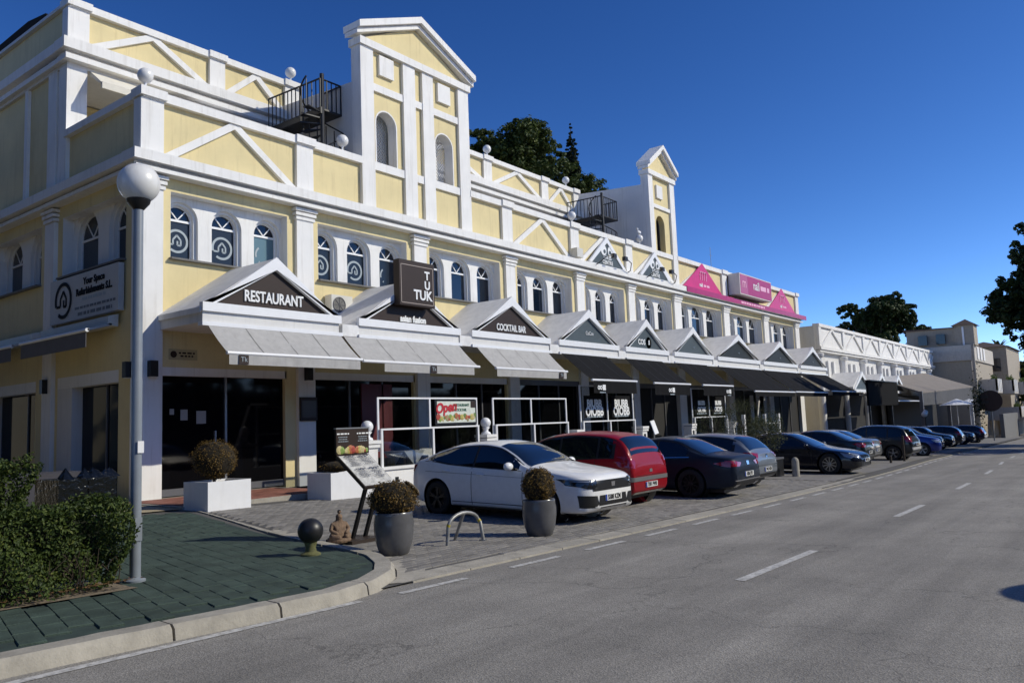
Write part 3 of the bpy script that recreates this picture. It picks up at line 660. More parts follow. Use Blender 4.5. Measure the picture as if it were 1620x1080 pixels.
# spiral iron stairs up to the roof
def spiral(cx, cy, w, label):
    t = thing('spiral_staircase', label, 'staircase', (cx, cy, 8.9), 'black spiral staircases on the roof terrace'); zt = 12.3
    o = MB(); o.tube([(cx, cy, 8.9), (cx, cy, 13.5)], .075, 10); o.build('pole', IRON, t)
    n = 17
    for k in range(n):
        a0 = R(150+k*24); z = 9.1+k*.19; P = []
        for a, r in ((a0, .08), (a0, .72), (a0+R(22), .72), (a0+R(22), .08)): P.append((cx+r*math.cos(a), cy+r*math.sin(a), z))
        o = MB(); o.prism(P, (0, 0, 0), (0, 0, .04)); o.build('tread', IRON, t)
        o = MB(); a = a0+R(11); o.tube([(cx+.7*math.cos(a), cy+.7*math.sin(a), z), (cx+.7*math.cos(a), cy+.7*math.sin(a), z+.95)], .02, 5); o.build('baluster', IRON, t)
    o = MB(); o.tube([(cx+.7*math.cos(R(150+k*12)), cy+.7*math.sin(R(150+k*12)), 10.05+k*.095) for k in range(2*n)], .028, 6); o.build('handrail', IRON, t, 'all')
    o = MB(); o.xy([(cx-.1, cy-.05), (cx+w, cy-.05), (cx+w, 24.0), (cx-.1, 24.0)], zt-.06, zt); o.build('landing', IRON, t)
    o = MB(); o.box(cx-.12, cy-.07, zt-.2, cx-.06, 24, zt+.02); o.build('stringer', IRON, t)
    for (ax, ay, bx, by) in ((cx-.08, cy, cx-.2, 23.1), (cx, cy, cx+w, cy), (cx+w, cy, cx+w, cy+.9)):
        L_ = math.hypot(bx-ax, by-ay); m = max(3, int(L_/.2))
        for k in range(m+1): o = MB(); x, y = ax+(bx-ax)*k/m, ay+(by-ay)*k/m; o.tube([(x, y, zt), (x, y, zt+1.02)], .02 if k else .03, 5); o.build('baluster', IRON, t)
        o = MB(); o.tube([(ax, ay, zt+1.02), (bx, by, zt+1.02)], .03, 6); o.build('handrail', IRON, t)
    return t
spiral(16.75, 20.45, .8, 'black iron spiral staircase left of the large pediment tower')
spiral(35.6, 21.05, 1.5, 'black iron spiral staircase left of the slim pediment tower')
# globe lamps on the parapets
def globe_lamp(x, y, z, label, r=.2):
    t = thing('globe_lamp', label, 'lamp', (x, y, z), 'white globe lamps on the parapets')
    o = MB(); o.lathe([(.07, 0), (.07, .03), (.035, .06), (.03, .16), (.06, .2), (.09, .23)], (x, y, z), 12); o.build('stem', WMETAL, t, True)
    o = MB(); o.ball((x, y, z+.2+r*.95), r, 20, 14); o.build('globe', GLOBE, t, 'all'); return t
for x, y, z, l in ((10.3, 19.68, 10.67, 'white globe lamp on the corner post of the terrace parapet'), (16.9, 19.65, 10.64, 'white globe lamp on the parapet just left of the large tower'),
                   (18.1, 23.9, 14.67, 'white globe lamp on the end post of the upper parapet left of the large tower'), (29.7, 23.9, 14.67, 'white globe lamp on the upper parapet right of the large tower, before the trees'),
                   (36.6, 23.9, 14.64, 'white globe lamp at the far end of the upper parapet'), (30.5, 19.68, 10.67, 'white globe lamp on the terrace parapet beside the second spiral staircase'),
                   (36.9, 19.68, 10.64, 'white globe lamp on the terrace parapet left of the slim tower')): globe_lamp(x, y, z, l)
gull = thing('seagull', 'white seagull perched on the globe lamp left of the slim tower', 'bird', (36.9, 19.68, 11.24))
o = MB(); o.ball((36.9, 19.68, 11.36), .1, 12, 8, (1.9, .8, .85)); o.ball((36.74, 19.68, 11.5), .06, 10, 8); o.tube([(36.78, 19.68, 11.4), (36.74, 19.68, 11.5)], .045, 8); o.build('body', WPAINT, gull, 'all')
o = MB(); o.tube([(36.69, 19.68, 11.5), (36.62, 19.68, 11.485)], .014, 6, .003); o.build('beak', M('yellow_beak', (.5, .3, .03), .5), gull)
for s_ in (-.04, .04): o = MB(); o.tube([(36.9, 19.68+s_, 11.24), (36.9, 19.68+s_, 11.3)], .008, 5); o.build('leg', GREYM, gull)
# cream awning and blinds on the upper terrace
for x0, x1, l, mt, z in ((10.75, 13.4, 'rolled cream canvas awning under the upper cornice at the building corner', CREAMFAB, 12.3), (14.0, 17.8, 'white slatted blind half lowered on the upper terrace', WPAINT, 12.25)):
    t = thing('terrace_awning', l, 'awning', (x0, YU+.1, z))
    o = MB(); o.prism([(x0, YU-.05, 12.58), (x0, YU-.75, 12.05), (x0, YU-.75, 11.98), (x0, YU+.05, 12.5)], (0, 0, 0), (x1-x0, 0, 0)); o.build('canvas', mt, t)
    o = MB(); o.box(x0, YU-.8, 11.86, x1, YU-.73, 12.06); o.build('valance', mt, t)
# satellite dishes / vents above the pink signs, antennas
for i, (x, y) in enumerate(((43.2, 21.5), (46.6, 21.8), (49.6, 22))):
    t = thing('roof_vent', ['domed dark roof vent nearest the slim tower', 'domed dark roof vent, the middle one over the pink signs', 'domed dark roof vent farthest from the slim tower'][i], 'vent', (x, y, 8.9), 'domed roof vents behind the pink signs')
    o = MB(); o.box(x-.4, y-.4, 8.9, x+.4, y+.4, 10.75); o.build('base', GREYW, t)
    o = MB(); o.lathe([(.85, 10.6), (.85, 10.75), (.78, 11.0), (.55, 11.25), (.25, 11.38), (1e-5, 11.4)], (x, y, 0), 20); o.build('dome', STONE if i else M('beige_dome', (.3, .28, .22), .7), t, True)
for i, (x, y, h) in enumerate(((48.2, 23.5, 14.5), (56, 24, 14.2))):
    t = thing('antenna', ['thin roof antenna mast above the first pink triangle', 'thin roof antenna mast above the pink box sign'][i], 'antenna', (x, y, 8.9))
    o = MB(); o.tube([(x, y, 8.9), (x, y, h)], .02, 6); o.build('mast', STEEL, t)
    o = MB(); o.tube([(x-.25, y, h-.6), (x+.25, y, h-.6)], .01, 5); o.build('crossbar', STEEL, t)
# dark clutter on the far left of the roof
t = thing('roof_pergola', 'dark covered roof structure with a white box at the left roof edge', 'pergola', (11.3, 28.5, 14.4))
o = MB(); o.prism([(11, 27.2, 15.0), (11, 31.5, 15.5), (11, 31.5, 16.05), (11, 29, 16.1), (11, 27.6, 15.9)], (0, 0, 0), (2.4, 0, 0)); o.build('cover', BLKFAB, t)
o = MB(); o.box(10.9, 28.6, 15.2, 11.3, 29.4, 15.6); o.build('box', WPAINT, t)
o = MB(); o.bar((10.9, 30.5, 14.6), (10.9, 30.3, 15.6), .06, .06); o.build('post', WPAINT, t)
for y in (27.4, 31): o = MB(); o.box(11.1, y, 14.5, 11.2, y+.1, 15.2); o.build('post', IRON, t)
# ================================================================== GABLED CANOPIES, SIGNS, AWNINGS
YG = 17.55
gnames = ['first gabled canopy at the corner, dark brown RESTAURANT sign in its pediment', 'gabled canopy with brown pediment carrying the square TUK TUK sign', 'gabled canopy with the brown COCKTAIL BAR pediment',
          'gabled canopy with slate grey pediment, first after the brown ones', 'gabled canopy with slate pediment and a red dot logo', 'gabled canopy with plain slate pediment over the black awning right of the drawn one',
          'gabled canopy with charcoal pediment below the first pink triangle', 'gabled canopy with charcoal pediment below the pink box sign', 'last gabled canopy of the yellow arcade, charcoal pediment']
GAB = []
for i in range(9):
    c = (XC[i]+XC[i+1])/2; h = (XC[i+1]-XC[i])/2-.31
    if i == 0: c, h = 12.75, 2.12
    GAB.append((c, h)); ze, za = 4.68, 6.22
    t = thing('gabled_canopy', gnames[i], 'canopy', (c, YG, 4.3), 'gabled canopies over the shop fronts')
    for s_ in (-1, 1):
        o = MB(); o.xz([(c, za-.02), (c, za-.16), (c+s_*(h+.04), ze-.1), (c+s_*(h+.04), ze+.04)], YG+.02, YW+.1); o.build('roof_slope', ROOFW, t)
        o = MB(); o.xz([(c, za), (c, za-.34), (c+s_*(h-.32), ze+.14), (c+s_*h, ze+.14), (c+s_*h, ze+.02)], YG-.06, YG+.06); o.build('raking_board', WPAINT, t)
    o = MB(); o.box(c-h-.02, YG-.08, ze-.06, c+h+.02, YG+.07, ze+.16); o.build('base_board', WPAINT, t)
    o = MB(); o.box(c-h+.02, YG+.0, ze-.32, c+h-.02, YW+.1, ze-.06); o.build('soffit_beam', GREYW, t)
    o = MB(); o.box(c-h-.04, YG-.1, ze-.42, c+h+.04, YG+.1, ze-.32); o.build('awning_housing', WMETAL, t)
    sm = BROWN if i < 3 else (SLATE if i < 6 else CHAR)
    o = MB(); o.xz([(c-h+.28, ze+.14), (c+h-.28, ze+.14), (c, za-.3)], YG+.05, YG+.09); sb = o.build('sign_board', sm, t)
    y = YG+.03
    if i == 0: text('RESTAURANT', .4, LETTER, t, (c-.02, y, ze+.43), ext=.02, bold=.008, sx=.74)
    if i == 1: text('asian fusion', .27, LETTER, t, (c+.1, y, ze+.3), ext=.015, bold=.012, sx=.9)
    if i == 2: text('COCKTAIL BAR', .34, LETTER, t, (c, y, ze+.38), ext=.015, bold=.006, sx=.72)
    if i == 3: text('CoCon', .22, LETTER, t, (c+.1, y, ze+.55), sx=.9)
    if i == 4:
        text('COS', .34, LETTER, t, (c-.42, y, ze+.45), bold=.01); o = MB(); o.lathe([(.27, -.01), (.27, .0)], (c+.28, y+.03, ze+.46), 20, 'y'); o.build('red_disc', M('red_print', (.5, .02, .03), .5), t); text('il', .3, LETTER, t, (c+.28, y-.005, ze+.46), bold=.01)
    if i >= 5: text('~ n', .2, LETGREY, t, (c+.1, y, ze+.5), sx=.8)
    # gutter valley wrapped in white membrane between neighbours
    if i < 8:
        x = XC[i+1]; o = MB(); o.box(x-.3, YG-.04, 4.28, x+.3, YW+.05, 4.62); o.build('gutter_box', ROOFW, t)
# left flank of the first canopy: white edge closing to the corner pilaster
# TUK TUK box sign
t = thing('box_sign', 'square dark brown TUK TUK box sign with thin pale border', 'sign', (17.75, 17.2, 5.8))
o = MB(); o.box(16.98, 17.25, 5.36, 18.52, 17.5, 6.76); o.build('sign_box', BROWN, t)
for a in ((17.04, 5.42, 18.46, 5.44), (17.04, 6.6, 18.46, 6.62), (17.04, 5.42, 17.06, 6.62), (18.44, 5.42, 18.46, 6.62)): o = MB(); o.box(a[0], 17.243, a[1], a[2], 17.252, a[3]); o.build('border', M('pale_border', (.4, .33, .28), .5), t)
text('TUK', .42, LETTER, t, (17.98, 17.24, 5.7), bold=.012, sx=.98); text('U', .36, LETTER, t, (18.18, 17.24, 6.03), bold=.012); text('T', .36, LETTER, t, (18.18, 17.24, 6.34), bold=.012)
for s_ in (17.2, 18.3): o = MB(); o.bar((s_, 17.5, 5.9), (s_, 17.62, 5.9), .04, .04); o.build('bracket', IRON, t)
# awnings: fabric, front bar, valance, arms
def awning(i, x0, x1, yb, zb, ztop, mat, label, valance=.27, vx=None, logo=None, sag=.03, bar=WMETAL):
    t = thing('awning', label, 'awning', ((x0+x1)/2, yb, zb), 'retractable awnings over the terraces')
    y0 = YG-.09; ny = 8; nx = 10; mb = MB(); top = []
    for j in range(ny+1):
        for k in range(nx+1):
            v = j/ny; u = k/nx
            mb.v.append((x0+(x1-x0)*u, y0+(yb-y0)*v, ztop+(zb-ztop)*v-sag*math.sin(math.pi*v)*(1-.5*abs(math.sin(u*math.pi*3)))))
    for j in range(ny):
        for k in range(nx): mb.f.append((j*(nx+1)+k, j*(nx+1)+k+1, (j+1)*(nx+1)+k+1, (j+1)*(nx+1)+k))
    n = len(mb.v); mb.v += [(x, y, z-.006) for x, y, z in mb.v]; mb.f += [tuple(q+n for q in f[::-1]) for f in mb.f]
    cl = mb.build('canvas', mat, t, True, fix=False)
    for q in (1, 2, 3):          # stitched seams
        x = x0+(x1-x0)*q/4; o = MB()
        o.add([(x-.012, y0, ztop+.004), (x+.012, y0, ztop+.004), (x+.012, (y0+yb)/2, (ztop+zb)/2-sag*.55), (x-.012, (y0+yb)/2, (ztop+zb)/2-sag*.55), (x+.012, yb, zb+.006), (x-.012, yb, zb+.006)], [(0, 1, 2, 3), (3, 2, 4, 5)]); o.build('seam', STONE if mat is not BLKFAB else IRON, cl)
    o = MB(); o.tube([(x0-.03, yb, zb), (x1+.03, yb, zb)], .045, 10); o.build('front_bar', bar, t, True)
    a, b = vx or (x0+.02, x1-.05); va = MB(); m = 26
    for k in range(m+1):
        x = a+(b-a)*k/m; w = .012*math.sin(k*1.7)+.008*math.sin(k*.61)
        va.v += [(x, yb-.02, zb-.03), (x, yb-.02+w, zb-valance)]
    for k in range(m): va.f.append((2*k, 2*k+2, 2*k+3, 2*k+1))
    vl = va.build('valance', mat, t, True, fix=False)
    for s_ in (.18, .82):
        xa = x0+(x1-x0)*s_; o = MB(); ym = (y0+yb)/2; o.tube([(xa, y0, ztop-.1), (xa+(.5 if s_ < .5 else -.5), ym, (ztop+zb)/2-.12), (xa, yb+.03, zb-.03)], .025, 6); o.build('folding_arm', bar, t)
    if logo:
        lx, kind = logo; lz = zb-valance*.55
        if kind == 'dark':
            o = MB(); o.box(lx-.13, yb-.045, lz-.11, lx+.13, yb-.038, lz+.11); o.build('logo', BROWN, vl); text('Tk', .17, LETGREY, vl, (lx, yb-.05, lz), ext=.003)
        else:
            text('OO', .2, LETTER, vl, (lx-.1, yb-.05, lz-.02), bold=.012, ext=.003); o = MB(); o.box(lx+.1, yb-.05, lz-.11, lx+.32, yb-.044, lz+.1); o.build('logo', LETTER, vl)
            greek((lx+.08, yb-.048, lz-.22), (1, 0, 0), (0, 0, 1), [(1, .05)], .42, .1, LETGREY, vl)
    return t
awning(0, 10.75, 14.85, 16.64, 3.53, 4.26, GREYFAB, 'light grey canvas awning under the RESTAURANT gable', logo=(11.15, 'dark'))
awning(1, 14.95, 19.85, 16.64, 3.5, 4.26, GREYFAB, 'light grey canvas awning under the TUK TUK sign', vx=(15.7, 19.6), logo=(17.7, 'dark'))
awning(2, 20.75, 24.95, 16.64, 3.49, 4.28, GREYFAB, 'light grey canvas awning under the COCKTAIL BAR gable', logo=(24.55, 'dark'))
aw = [awning(3, 25.85, 29.25, 16.1, 3.17, 4.3, BLKFAB, 'black awning with a white logo tag under the first slate gable', vx=(25.9, 29.2), valance=.5, logo=(26.4, 'w'))]
a5 = awning(4, 30.8, 34.3, 16.1, 3.13, 4.3, BLKFAB, 'black awning with white beer lettering across its canvas', valance=.5, logo=(32.3, 'w'))
s5 = (Vector((0, 16.1-(YG-.09), 3.13-4.3))).normalized()
text('Heineken', .62, LETTER, a5, (32.3, 16.75, 3.615), right=(1, 0, 0), up=-s5, ext=.004, bold=.012, sx=.92)
awning(5, 35.7, 39.3, 16.1, 3.12, 4.3, BLKFAB, 'black awning left of the three long projecting ones', valance=.5, logo=(38.6, 'w'))
awning(6, 40.7, 46.9, 15.5, 2.84, 4.28, BLKFAB, 'long projecting black awning, first of the three at the far end', valance=.25)
awning(7, 47.1, 53.3, 15.5, 2.86, 4.28, BLKFAB, 'long projecting black awning, middle of the three at the far end', valance=.25)
awning(8, 53.5, 59.9, 15.3, 2.95, 4.28, BLKFAB, 'long projecting black awning, last of the three at the far end', valance=.25)
# shop names above: slate triangles and pink vinyls between the chevrons
def tri_sign(c, h, z0, z1, mat, label, kind):
    t = thing('triangle_sign', label, 'sign', (c, YF-.1, z0), 'triangular shop signs on the parapet')
    o = MB(); o.xz([(c-h, z0), (c+h, z0), (c, z1)], YF-.09, YF-.03); o.build('sign_board', mat, t)
    y = YF-.1
    if kind == 'slate':
        for s_ in (-1, 1): o = MB(); o.xz([(c, z1+.12), (c, z1-.16), (c+s_*(h-.1), z0+.02), (c+s_*(h+.16), z0+.02)], YF-.13, YF-.02); o.build('frame', WPAINT, t)
        o = MB(); o.box(c-h-.1, YF-.13, z0-.3, c+h+.1, YF-.02, z0); o.build('base_board', WPAINT, t)
        for sx_ in (-.32, .32):
            o = MB(); o.lathe([(.26, 0), (.26, -.012)], (c+sx_, y, z0+.74), 18, 'y'); o.build('flower_print', LETTER, t)
            o = MB(); o.lathe([(.1, 0), (.1, -.012)], (c+sx_*.8, y-.012, z0+.68), 12, 'y'); o.build('flower_heart', SLATE, t)
        text('LAKES', .26, LETTER, t, (c, y-.01, z0+.4), bold=.006); text('CENTRE', .26, LETTER, t, (c, y-.01, z0+.16), bold=.006)
        greek((c, YF-.132, z0-.2), (1, 0, 0), (0, 0, 1), [(1, .1)], 2.2, .1, LETGREY, t)
        for sx_ in (-1, 1):
            o = MB(); xx = c+sx_*h*.95; o.tube([(xx, YF-.1, z0-.25), (xx, YF-.5, z0-.1), (xx-sx_*.3, YF-.75, z0+.2), (xx-sx_*.75, YF-.8, z0+.3)], .022, 6); o.build('lamp_arm', IRON, t)
            o = MB(); o.box(xx-sx_*.95-.12, YF-.85, z0+.22, xx-sx_*.95+.14, YF-.68, z0+.42); o.build('spotlight', IRON, t)
    else:
        for k in (-.42, -.14, .14, .42):
            P = [(c+k+(.13 if k < 0 else -.13)*0+.0, y-.004, z0+.62), (c+k*1.05, y-.004, z0+1.0)]
            o = MB(); o.bar(P[0], P[1], .05, .012, up=(0, 1, 0)); o.build('logo', PINKL, t)
        for k in (-.28, 0, .28): o = MB(); o.tube([(c+k+.14*math.cos(a), y-.004, z0+1.0+.12*math.sin(a)) for a in frange(0, math.pi, .4)], .025, 5); o.build('logo', PINKL, t)
        text('nail', .32, LETTER, t, (c-.35, y, z0+.32), bold=.01); greek((c+.4, y, z0+.25), (1, 0, 0), (0, 0, 1), [(1, .13)], .8, .1, PINKL, t)
    return t
tri_sign(33.05, 1.55, 9.0, 10.3, SLATE, 'slate triangle sign with two white flower shapes, left of the pair on the parapet', 'slate')
tri_sign(37.95, 1.55, 9.0, 10.3, SLATE, 'slate triangle sign at the foot of the slim tower, right of the pair', 'slate')
tri_sign(44.0, 2.75, 8.98, 10.62, PINK, 'bright pink triangle sign left of the pink box sign', 'pink')
tri_sign(57.5, 2.75, 8.98, 10.62, PINK, 'bright pink triangle sign at the far end of the parapet', 'pink')
t = thing('banner', 'long pink band running along the cornice under the pink signs', 'banner', (51, YF-.38, 8.6))
o = MB(); o.prism([(41.1, 19.1, 8.92), (41.1, 19.1, 8.62), (41.1, 19.14, 8.62), (41.1, 19.42, 8.98), (41.1, 19.42, 9.0)], (0, 0, 0), (20.6, 0, 0)); o.build('vinyl', PINKD, t)
greek((51, 19.098, 8.7), (1, 0, 0), (0, 0, 1), [(1, .13)], 4.2, .1, PINKL, t)
t = thing('box_sign', 'pink light box sign with grey end standing proud of the parapet', 'sign', (51, YF-.5, 9.2))
o = MB(); o.box(47.95, YF-.75, 9.16, 53.5, YF+.0, 10.5); o.build('sign_box', GREYW, t)
o = MB(); o.box(49.3, YF-.762, 9.22, 53.44, YF-.752, 10.44); o.build('face', PINKD, t); o = MB(); o.box(48.03, YF-.762, 9.22, 49.28, YF-.752, 10.44); o.build('face', M('mauve_print', (.45, .1, .24), .5), t)
text('nail', .8, LETTER, t, (50.7, YF-.77, 9.9), bold=.01); greek((52.3, YF-.765, 9.72), (1, 0, 0), (0, 0, 1), [(1, .3)], 1.7, .1, PINKL, t); text('m', .9, PINKL, t, (48.65, YF-.77, 9.9))
# wall sign on the shaded side
t = thing('wall_sign', 'large pale company sign with black house ring logo on the shaded side wall', 'sign', (10.1, 22.5, 4.9))
o = MB(); o.box(10.02, 20.42, 4.93, 10.17, 24.4, 6.18); o.build('panel', M('sign_white', (.5, .5, .49), .6, var=.05), t)

house_logo(lambda u, d, z: (10.01+d, 23.55-u, 5.55+z), 0, 0, .52, 0, BLACKT, t)
rt = (0, -1, 0)
text('Your Space', .26, BLACKT, t, (10.012, 21.75, 5.93), rt, bold=.008); text('Refurbishments S.L.', .27, BLACKT, t, (10.012, 21.75, 5.66), rt, bold=.01, sx=.95)
greek((10.018, 21.75, 5.42), rt, (0, 0, 1), [(.55, .08)], 2.4, .2, LETGREY, t); greek((10.018, 21.7, 5.2), rt, (0, 0, 1), [(.95, .07), (.8, .09)], 2.4, .18, GREYM, t)
# side awnings (rolled up, shaded)
for y0, y1, l in ((20.6, 24.6, 'grey folded awning on the shaded side wall below the company sign'), (25.2, 30.5, 'grey folded awning on the shaded side wall at the left picture edge')):
    t = thing('awning', l, 'awning', (9.8, (y0+y1)/2, 4.2))
    o = MB(); o.prism([(10.12, y0, 4.85), (9.86, y0, 4.78), (9.86, y0, 4.55), (10.12, y0, 4.52)], (0, 0, 0), (0, y1-y0, 0)); o.build('housing', ACW, t)
    o = MB(); o.prism([(9.95, y0, 4.6), (9.35, y0, 4.42), (9.35, y0, 4.36), (9.95, y0, 4.54)], (0, 0, 0), (0, y1-y0, 0)); o.build('canvas', GREYFAB, t)
    o = MB(); o.tube([(9.34, y0, 4.38), (9.34, y1, 4.38)], .05, 8); o.build('front_bar', WMETAL, t)
    o = MB(); o.box(9.33, y0+.05, 3.95, 9.345, y1-.05, 4.36); o.build('valance', M('dark_grey_canvas', (.12, .12, .13), .9, var=.1), t)
# wall lamps, speakers, AC
for x, y, z, l in ((10.05, 19.95, 3.35, 'dark up and down lamp on the shaded side of the corner pilaster'), (10.42, 19.42, 3.35, 'dark up and down lamp on the front of the corner pilaster'), (10.05, 24.75, 3.2, 'dark box lamp on the second side pilaster'), (15.25, 19.42, 3.35, 'dark box lamp on the pilaster between first and second canopy')):
    t = thing('wall_lamp', l, 'lamp', (x, y, z), 'dark box lamps on the pilasters'); o = MB(); o.box(x-.1, y-.09, z-.2, x+.1, y+.09, z+.2); o.build('housing', IRON, t); o = MB(); o.box(x-.07, y-.06, z-.215, x+.07, y+.06, z-.2); o.build('lens', GLOBE, t)
def ac(x, z, label, m=ACW):
    t = thing('air_conditioner', label, 'air conditioner', (x, YW-.2, z), 'air conditioning units on the first floor wall')
    o = MB(); o.box(x-.42, YW-.36, z, x+.42, YW-.04, z+.62); o.build('casing', m, t)
    o = MB(); o.lathe([(.25, 0), (.25, -.02), (.23, -.02), (.22, 0)], (x-.12, YW-.362, z+.31), 24, 'y'); o.build('fan_ring', GREYM, t)
    o = MB(); o.lathe([(.23, 0), (.23, .004)], (x-.12, YW-.368, z+.31), 24, 'y'); o.build('fan_grille', STONE, t)
    for k in range(4): o = MB(); a = k*math.pi/4; o.bar((x-.12-.22*math.cos(a), YW-.375, z+.31-.22*math.sin(a)), (x-.12+.22*math.cos(a), YW-.375, z+.31+.22*math.sin(a)), .012, .012, up=(0, 1, 0)); o.build('guard_wire', GREYM, t)
    for s_ in (-.3, .3): o = MB(); o.box(x+s_-.02, YW-.36, z-.06, x+s_+.02, YW, z); o.build('bracket', STEEL, t)
ac(16.45, 5.2, 'cream air conditioning unit on the wall left of the TUK TUK sign'); ac(26.1, 4.95, 'grey air conditioning unit with a blue sticker between the COCKTAIL BAR and slate gables', GREYW); ac(30.9, 4.8, 'dark air conditioning unit half hidden between two slate gables', STONE)
for x in (12.65, 17.8):
    o = MB(); o.bar((x, YW, 6.02), (x, YW-.12, 6.02), .03, .03); o.bar((x, YW-.1, 6.02), (x, YW-.1, 6.1), .03, .03); part('wall_hook', o, IRON)
o = MB(); o.box(30.0, YF-.35, 9.0, 30.5, YF-.05, 9.42); tag(o.build('junction_box', ACW, None), 'small cream metal box on the cornice left of the slate triangles', 'box')
t = thing('wall_plaque', 'small brown plaque board on the pilaster right of the entrance', 'sign', (15.25, 19.4, 2.2)); o = MB(); o.box(14.95, 19.42, 1.95, 15.56, 19.49, 2.65); o.build('panel', BROWN, t); o = MB(); o.box(15.0, 19.412, 2.05, 15.5, 19.419, 2.55); o.build('face', M('brown_face', (.05, .035, .025), .4), t)
t = thing('wall_plaque', 'faint plaque with a round emblem beside the corner pilaster', 'sign', (11, 19.6, 3.75)); o = MB(); o.box(10.95, YW-.012, 3.62, 11.75, YW-.004, 3.9); o.build('panel', M('olive_plate', (.45, .38, .22), .7), t); o = MB(); o.lathe([(.09, 0), (.09, -.004)], (11.08, YW-.013, 3.76), 16, 'y'); o.build('emblem', BROWN, t); greek((11.45, YW-.013, 3.78), (1, 0, 0), (0, 0, 1), [(1, .045), (.8, .045)], .45, .08, BROWN, t)
# ================================================================== TERRACE SCREENS
YS = 16.85
def tube_frame(pts, r, parent, name='frame', mat=WMETAL): o = MB(); o.bar(pts[0], pts[1], r, r, up=(0, 1, 0)); return o.build(name, mat, parent)
def screen(x0, x1, label, top=2.49, wall=True):
    t = thing('terrace_screen', label, 'glass screen', ((x0+x1)/2, YS, zg((x0+x1)/2, YS)), 'white framed glass screens along the restaurant terrace')
    zb = zg((x0+x1)/2, YS)-.25; m = (x0+x1)/2; e = .035
    if wall:
        o = MB(); o.box(x0-.25, YS-.1, zb, x1+.25, YS+.12, .48); o.build('low_wall', WHITE, t)
        o = MB(); o.box(x0-.28, YS-.16, .482, x1+.28, YS+.16, .56); o.build('coping', WHITE, t)
        for x in frange(x0+.6, x1-.6, 1.6): o = MB(); o.box(x-.07, YS-.105, .12, x+.07, YS-.098, .26); o.build('drain_hole', IRON, t)
    for x in (x0+.1, m, x1-.1): o = MB(); o.box(x-e, YS-.07, .56, x+e, YS-.02, 1.6); o.build('lower_post', WMETAL, t)
    o = MB(); o.box(x0+.06, YS-.075, 1.585, x1-.06, YS-.015, 1.635); o.build('middle_rail', WMETAL, t)
    for x in (x0+.05, m-.04, x1-.05): o = MB(); o.box(x-e*.9, YS+.02, 1.0, x+e*.9, YS+.06, top); o.build('upper_post', WMETAL, t)
    o = MB(); o.box(x0+.02, YS+.018, top-.02, x1-.02, YS+.062, top+.03); o.build('top_rail', WMETAL, t)
    for a, b in ((x0+.14, m-.05), (m+.05, x1-.14)):
        o = MB(); o.box(a, YS-.05, .57, b, YS-.042, 1.58); o.build('pane', SGLASS, t); o = MB(); o.box(a, YS+.036, 1.6, b, YS+.044, top-.02); o.build('pane', SGLASS, t)
    return t
screen(15.6, 20.0, 'white framed glass screen on a low white wall, the one carrying the Open banner')
screen(20.75, 25.2, 'white framed glass screen behind the white hatchback, without signs')
s3 = screen(26.1, 30.3, 'white framed glass screen with two boxy white logos, behind the red car', top=3.0)
s4 = screen(36.0, 40.1, 'white framed glass screen with two small logos, behind the silver hatchback', top=3.0)
for s_, xs_, sz in ((s3, (27.15, 29.25), .42), (s4, (37.1, 39.1), .3)):
    for x in xs_:
        o = MB(); o.box(x-.75, YS+.026, 1.75, x+.75, YS+.034, 2.62); o.build('black_film', BLKFAB, s_)
        text('BIUBB', sz, LETTER, s_, (x, YS+.02, 2.3), bold=.014, sx=.98); text('OIOBB', sz*1.15, LETTER, s_, (x, YS+.02, 1.98), bold=.016, sx=.9); greek((x, YS+.024, 1.76), (1, 0, 0), (0, 0, 1), [(1, .06)], 1.1, .1, LETGREY, s_)
t = thing('menu_banner', 'Open banner with food photos hung in the terrace screen', 'banner', (18.9, YS, 1.7))
o = MB(); o.box(17.95, YS-.01, 1.68, 19.9, YS+.012, 2.44); o.build('board', IRON, t)
o = MB(); o.box(18.03, YS-.022, 1.74, 19.82, YS-.012, 2.4); o.build('print', M('banner_print', (.62, .66, .58), .6, var=.12, vs_=9), t)
text('Open', .42, M('red_print', (.5, .02, .03), .5), t, (18.42, YS-.03, 2.2), up=(-.12, 0, 1), right=(1, 0, .1), bold=.016, shear=.25)
text('RESTAURANT', .12, M('green_print', (.05, .16, .1), .5), t, (19.15, YS-.03, 2.28)); text('COCKTAIL', .12, M('green_print', (.05, .16, .1), .5), t, (19.1, YS-.03, 2.13))
o = MB(); o.box(19.6, YS-.03, 2.2, 19.82, YS-.022, 2.41); o.build('print', BROWN, t)
foods = [(.35, .05, .03), (.2, .3, .06), (.45, .38, .1), (.5, .42, .2), (.12, .2, .05), (.4, .12, .04), (.3, .25, .12)]
for k in range(26):
    x = 18.08+k*.068; z = 1.78+rnd.random()*.1+(.12 if k > 10 else 0)*rnd.random(); r = .05+.06*rnd.random()
    o = MB(); o.lathe([(r, 0), (r*.6, -.006-k*.0002)], (x, YS-.024, z+r*.5), 9, 'y'); o.build('food_print', M('food%d_print' % (k % 7), foods[k % 7], .6, var=.3, vs_=30), t)
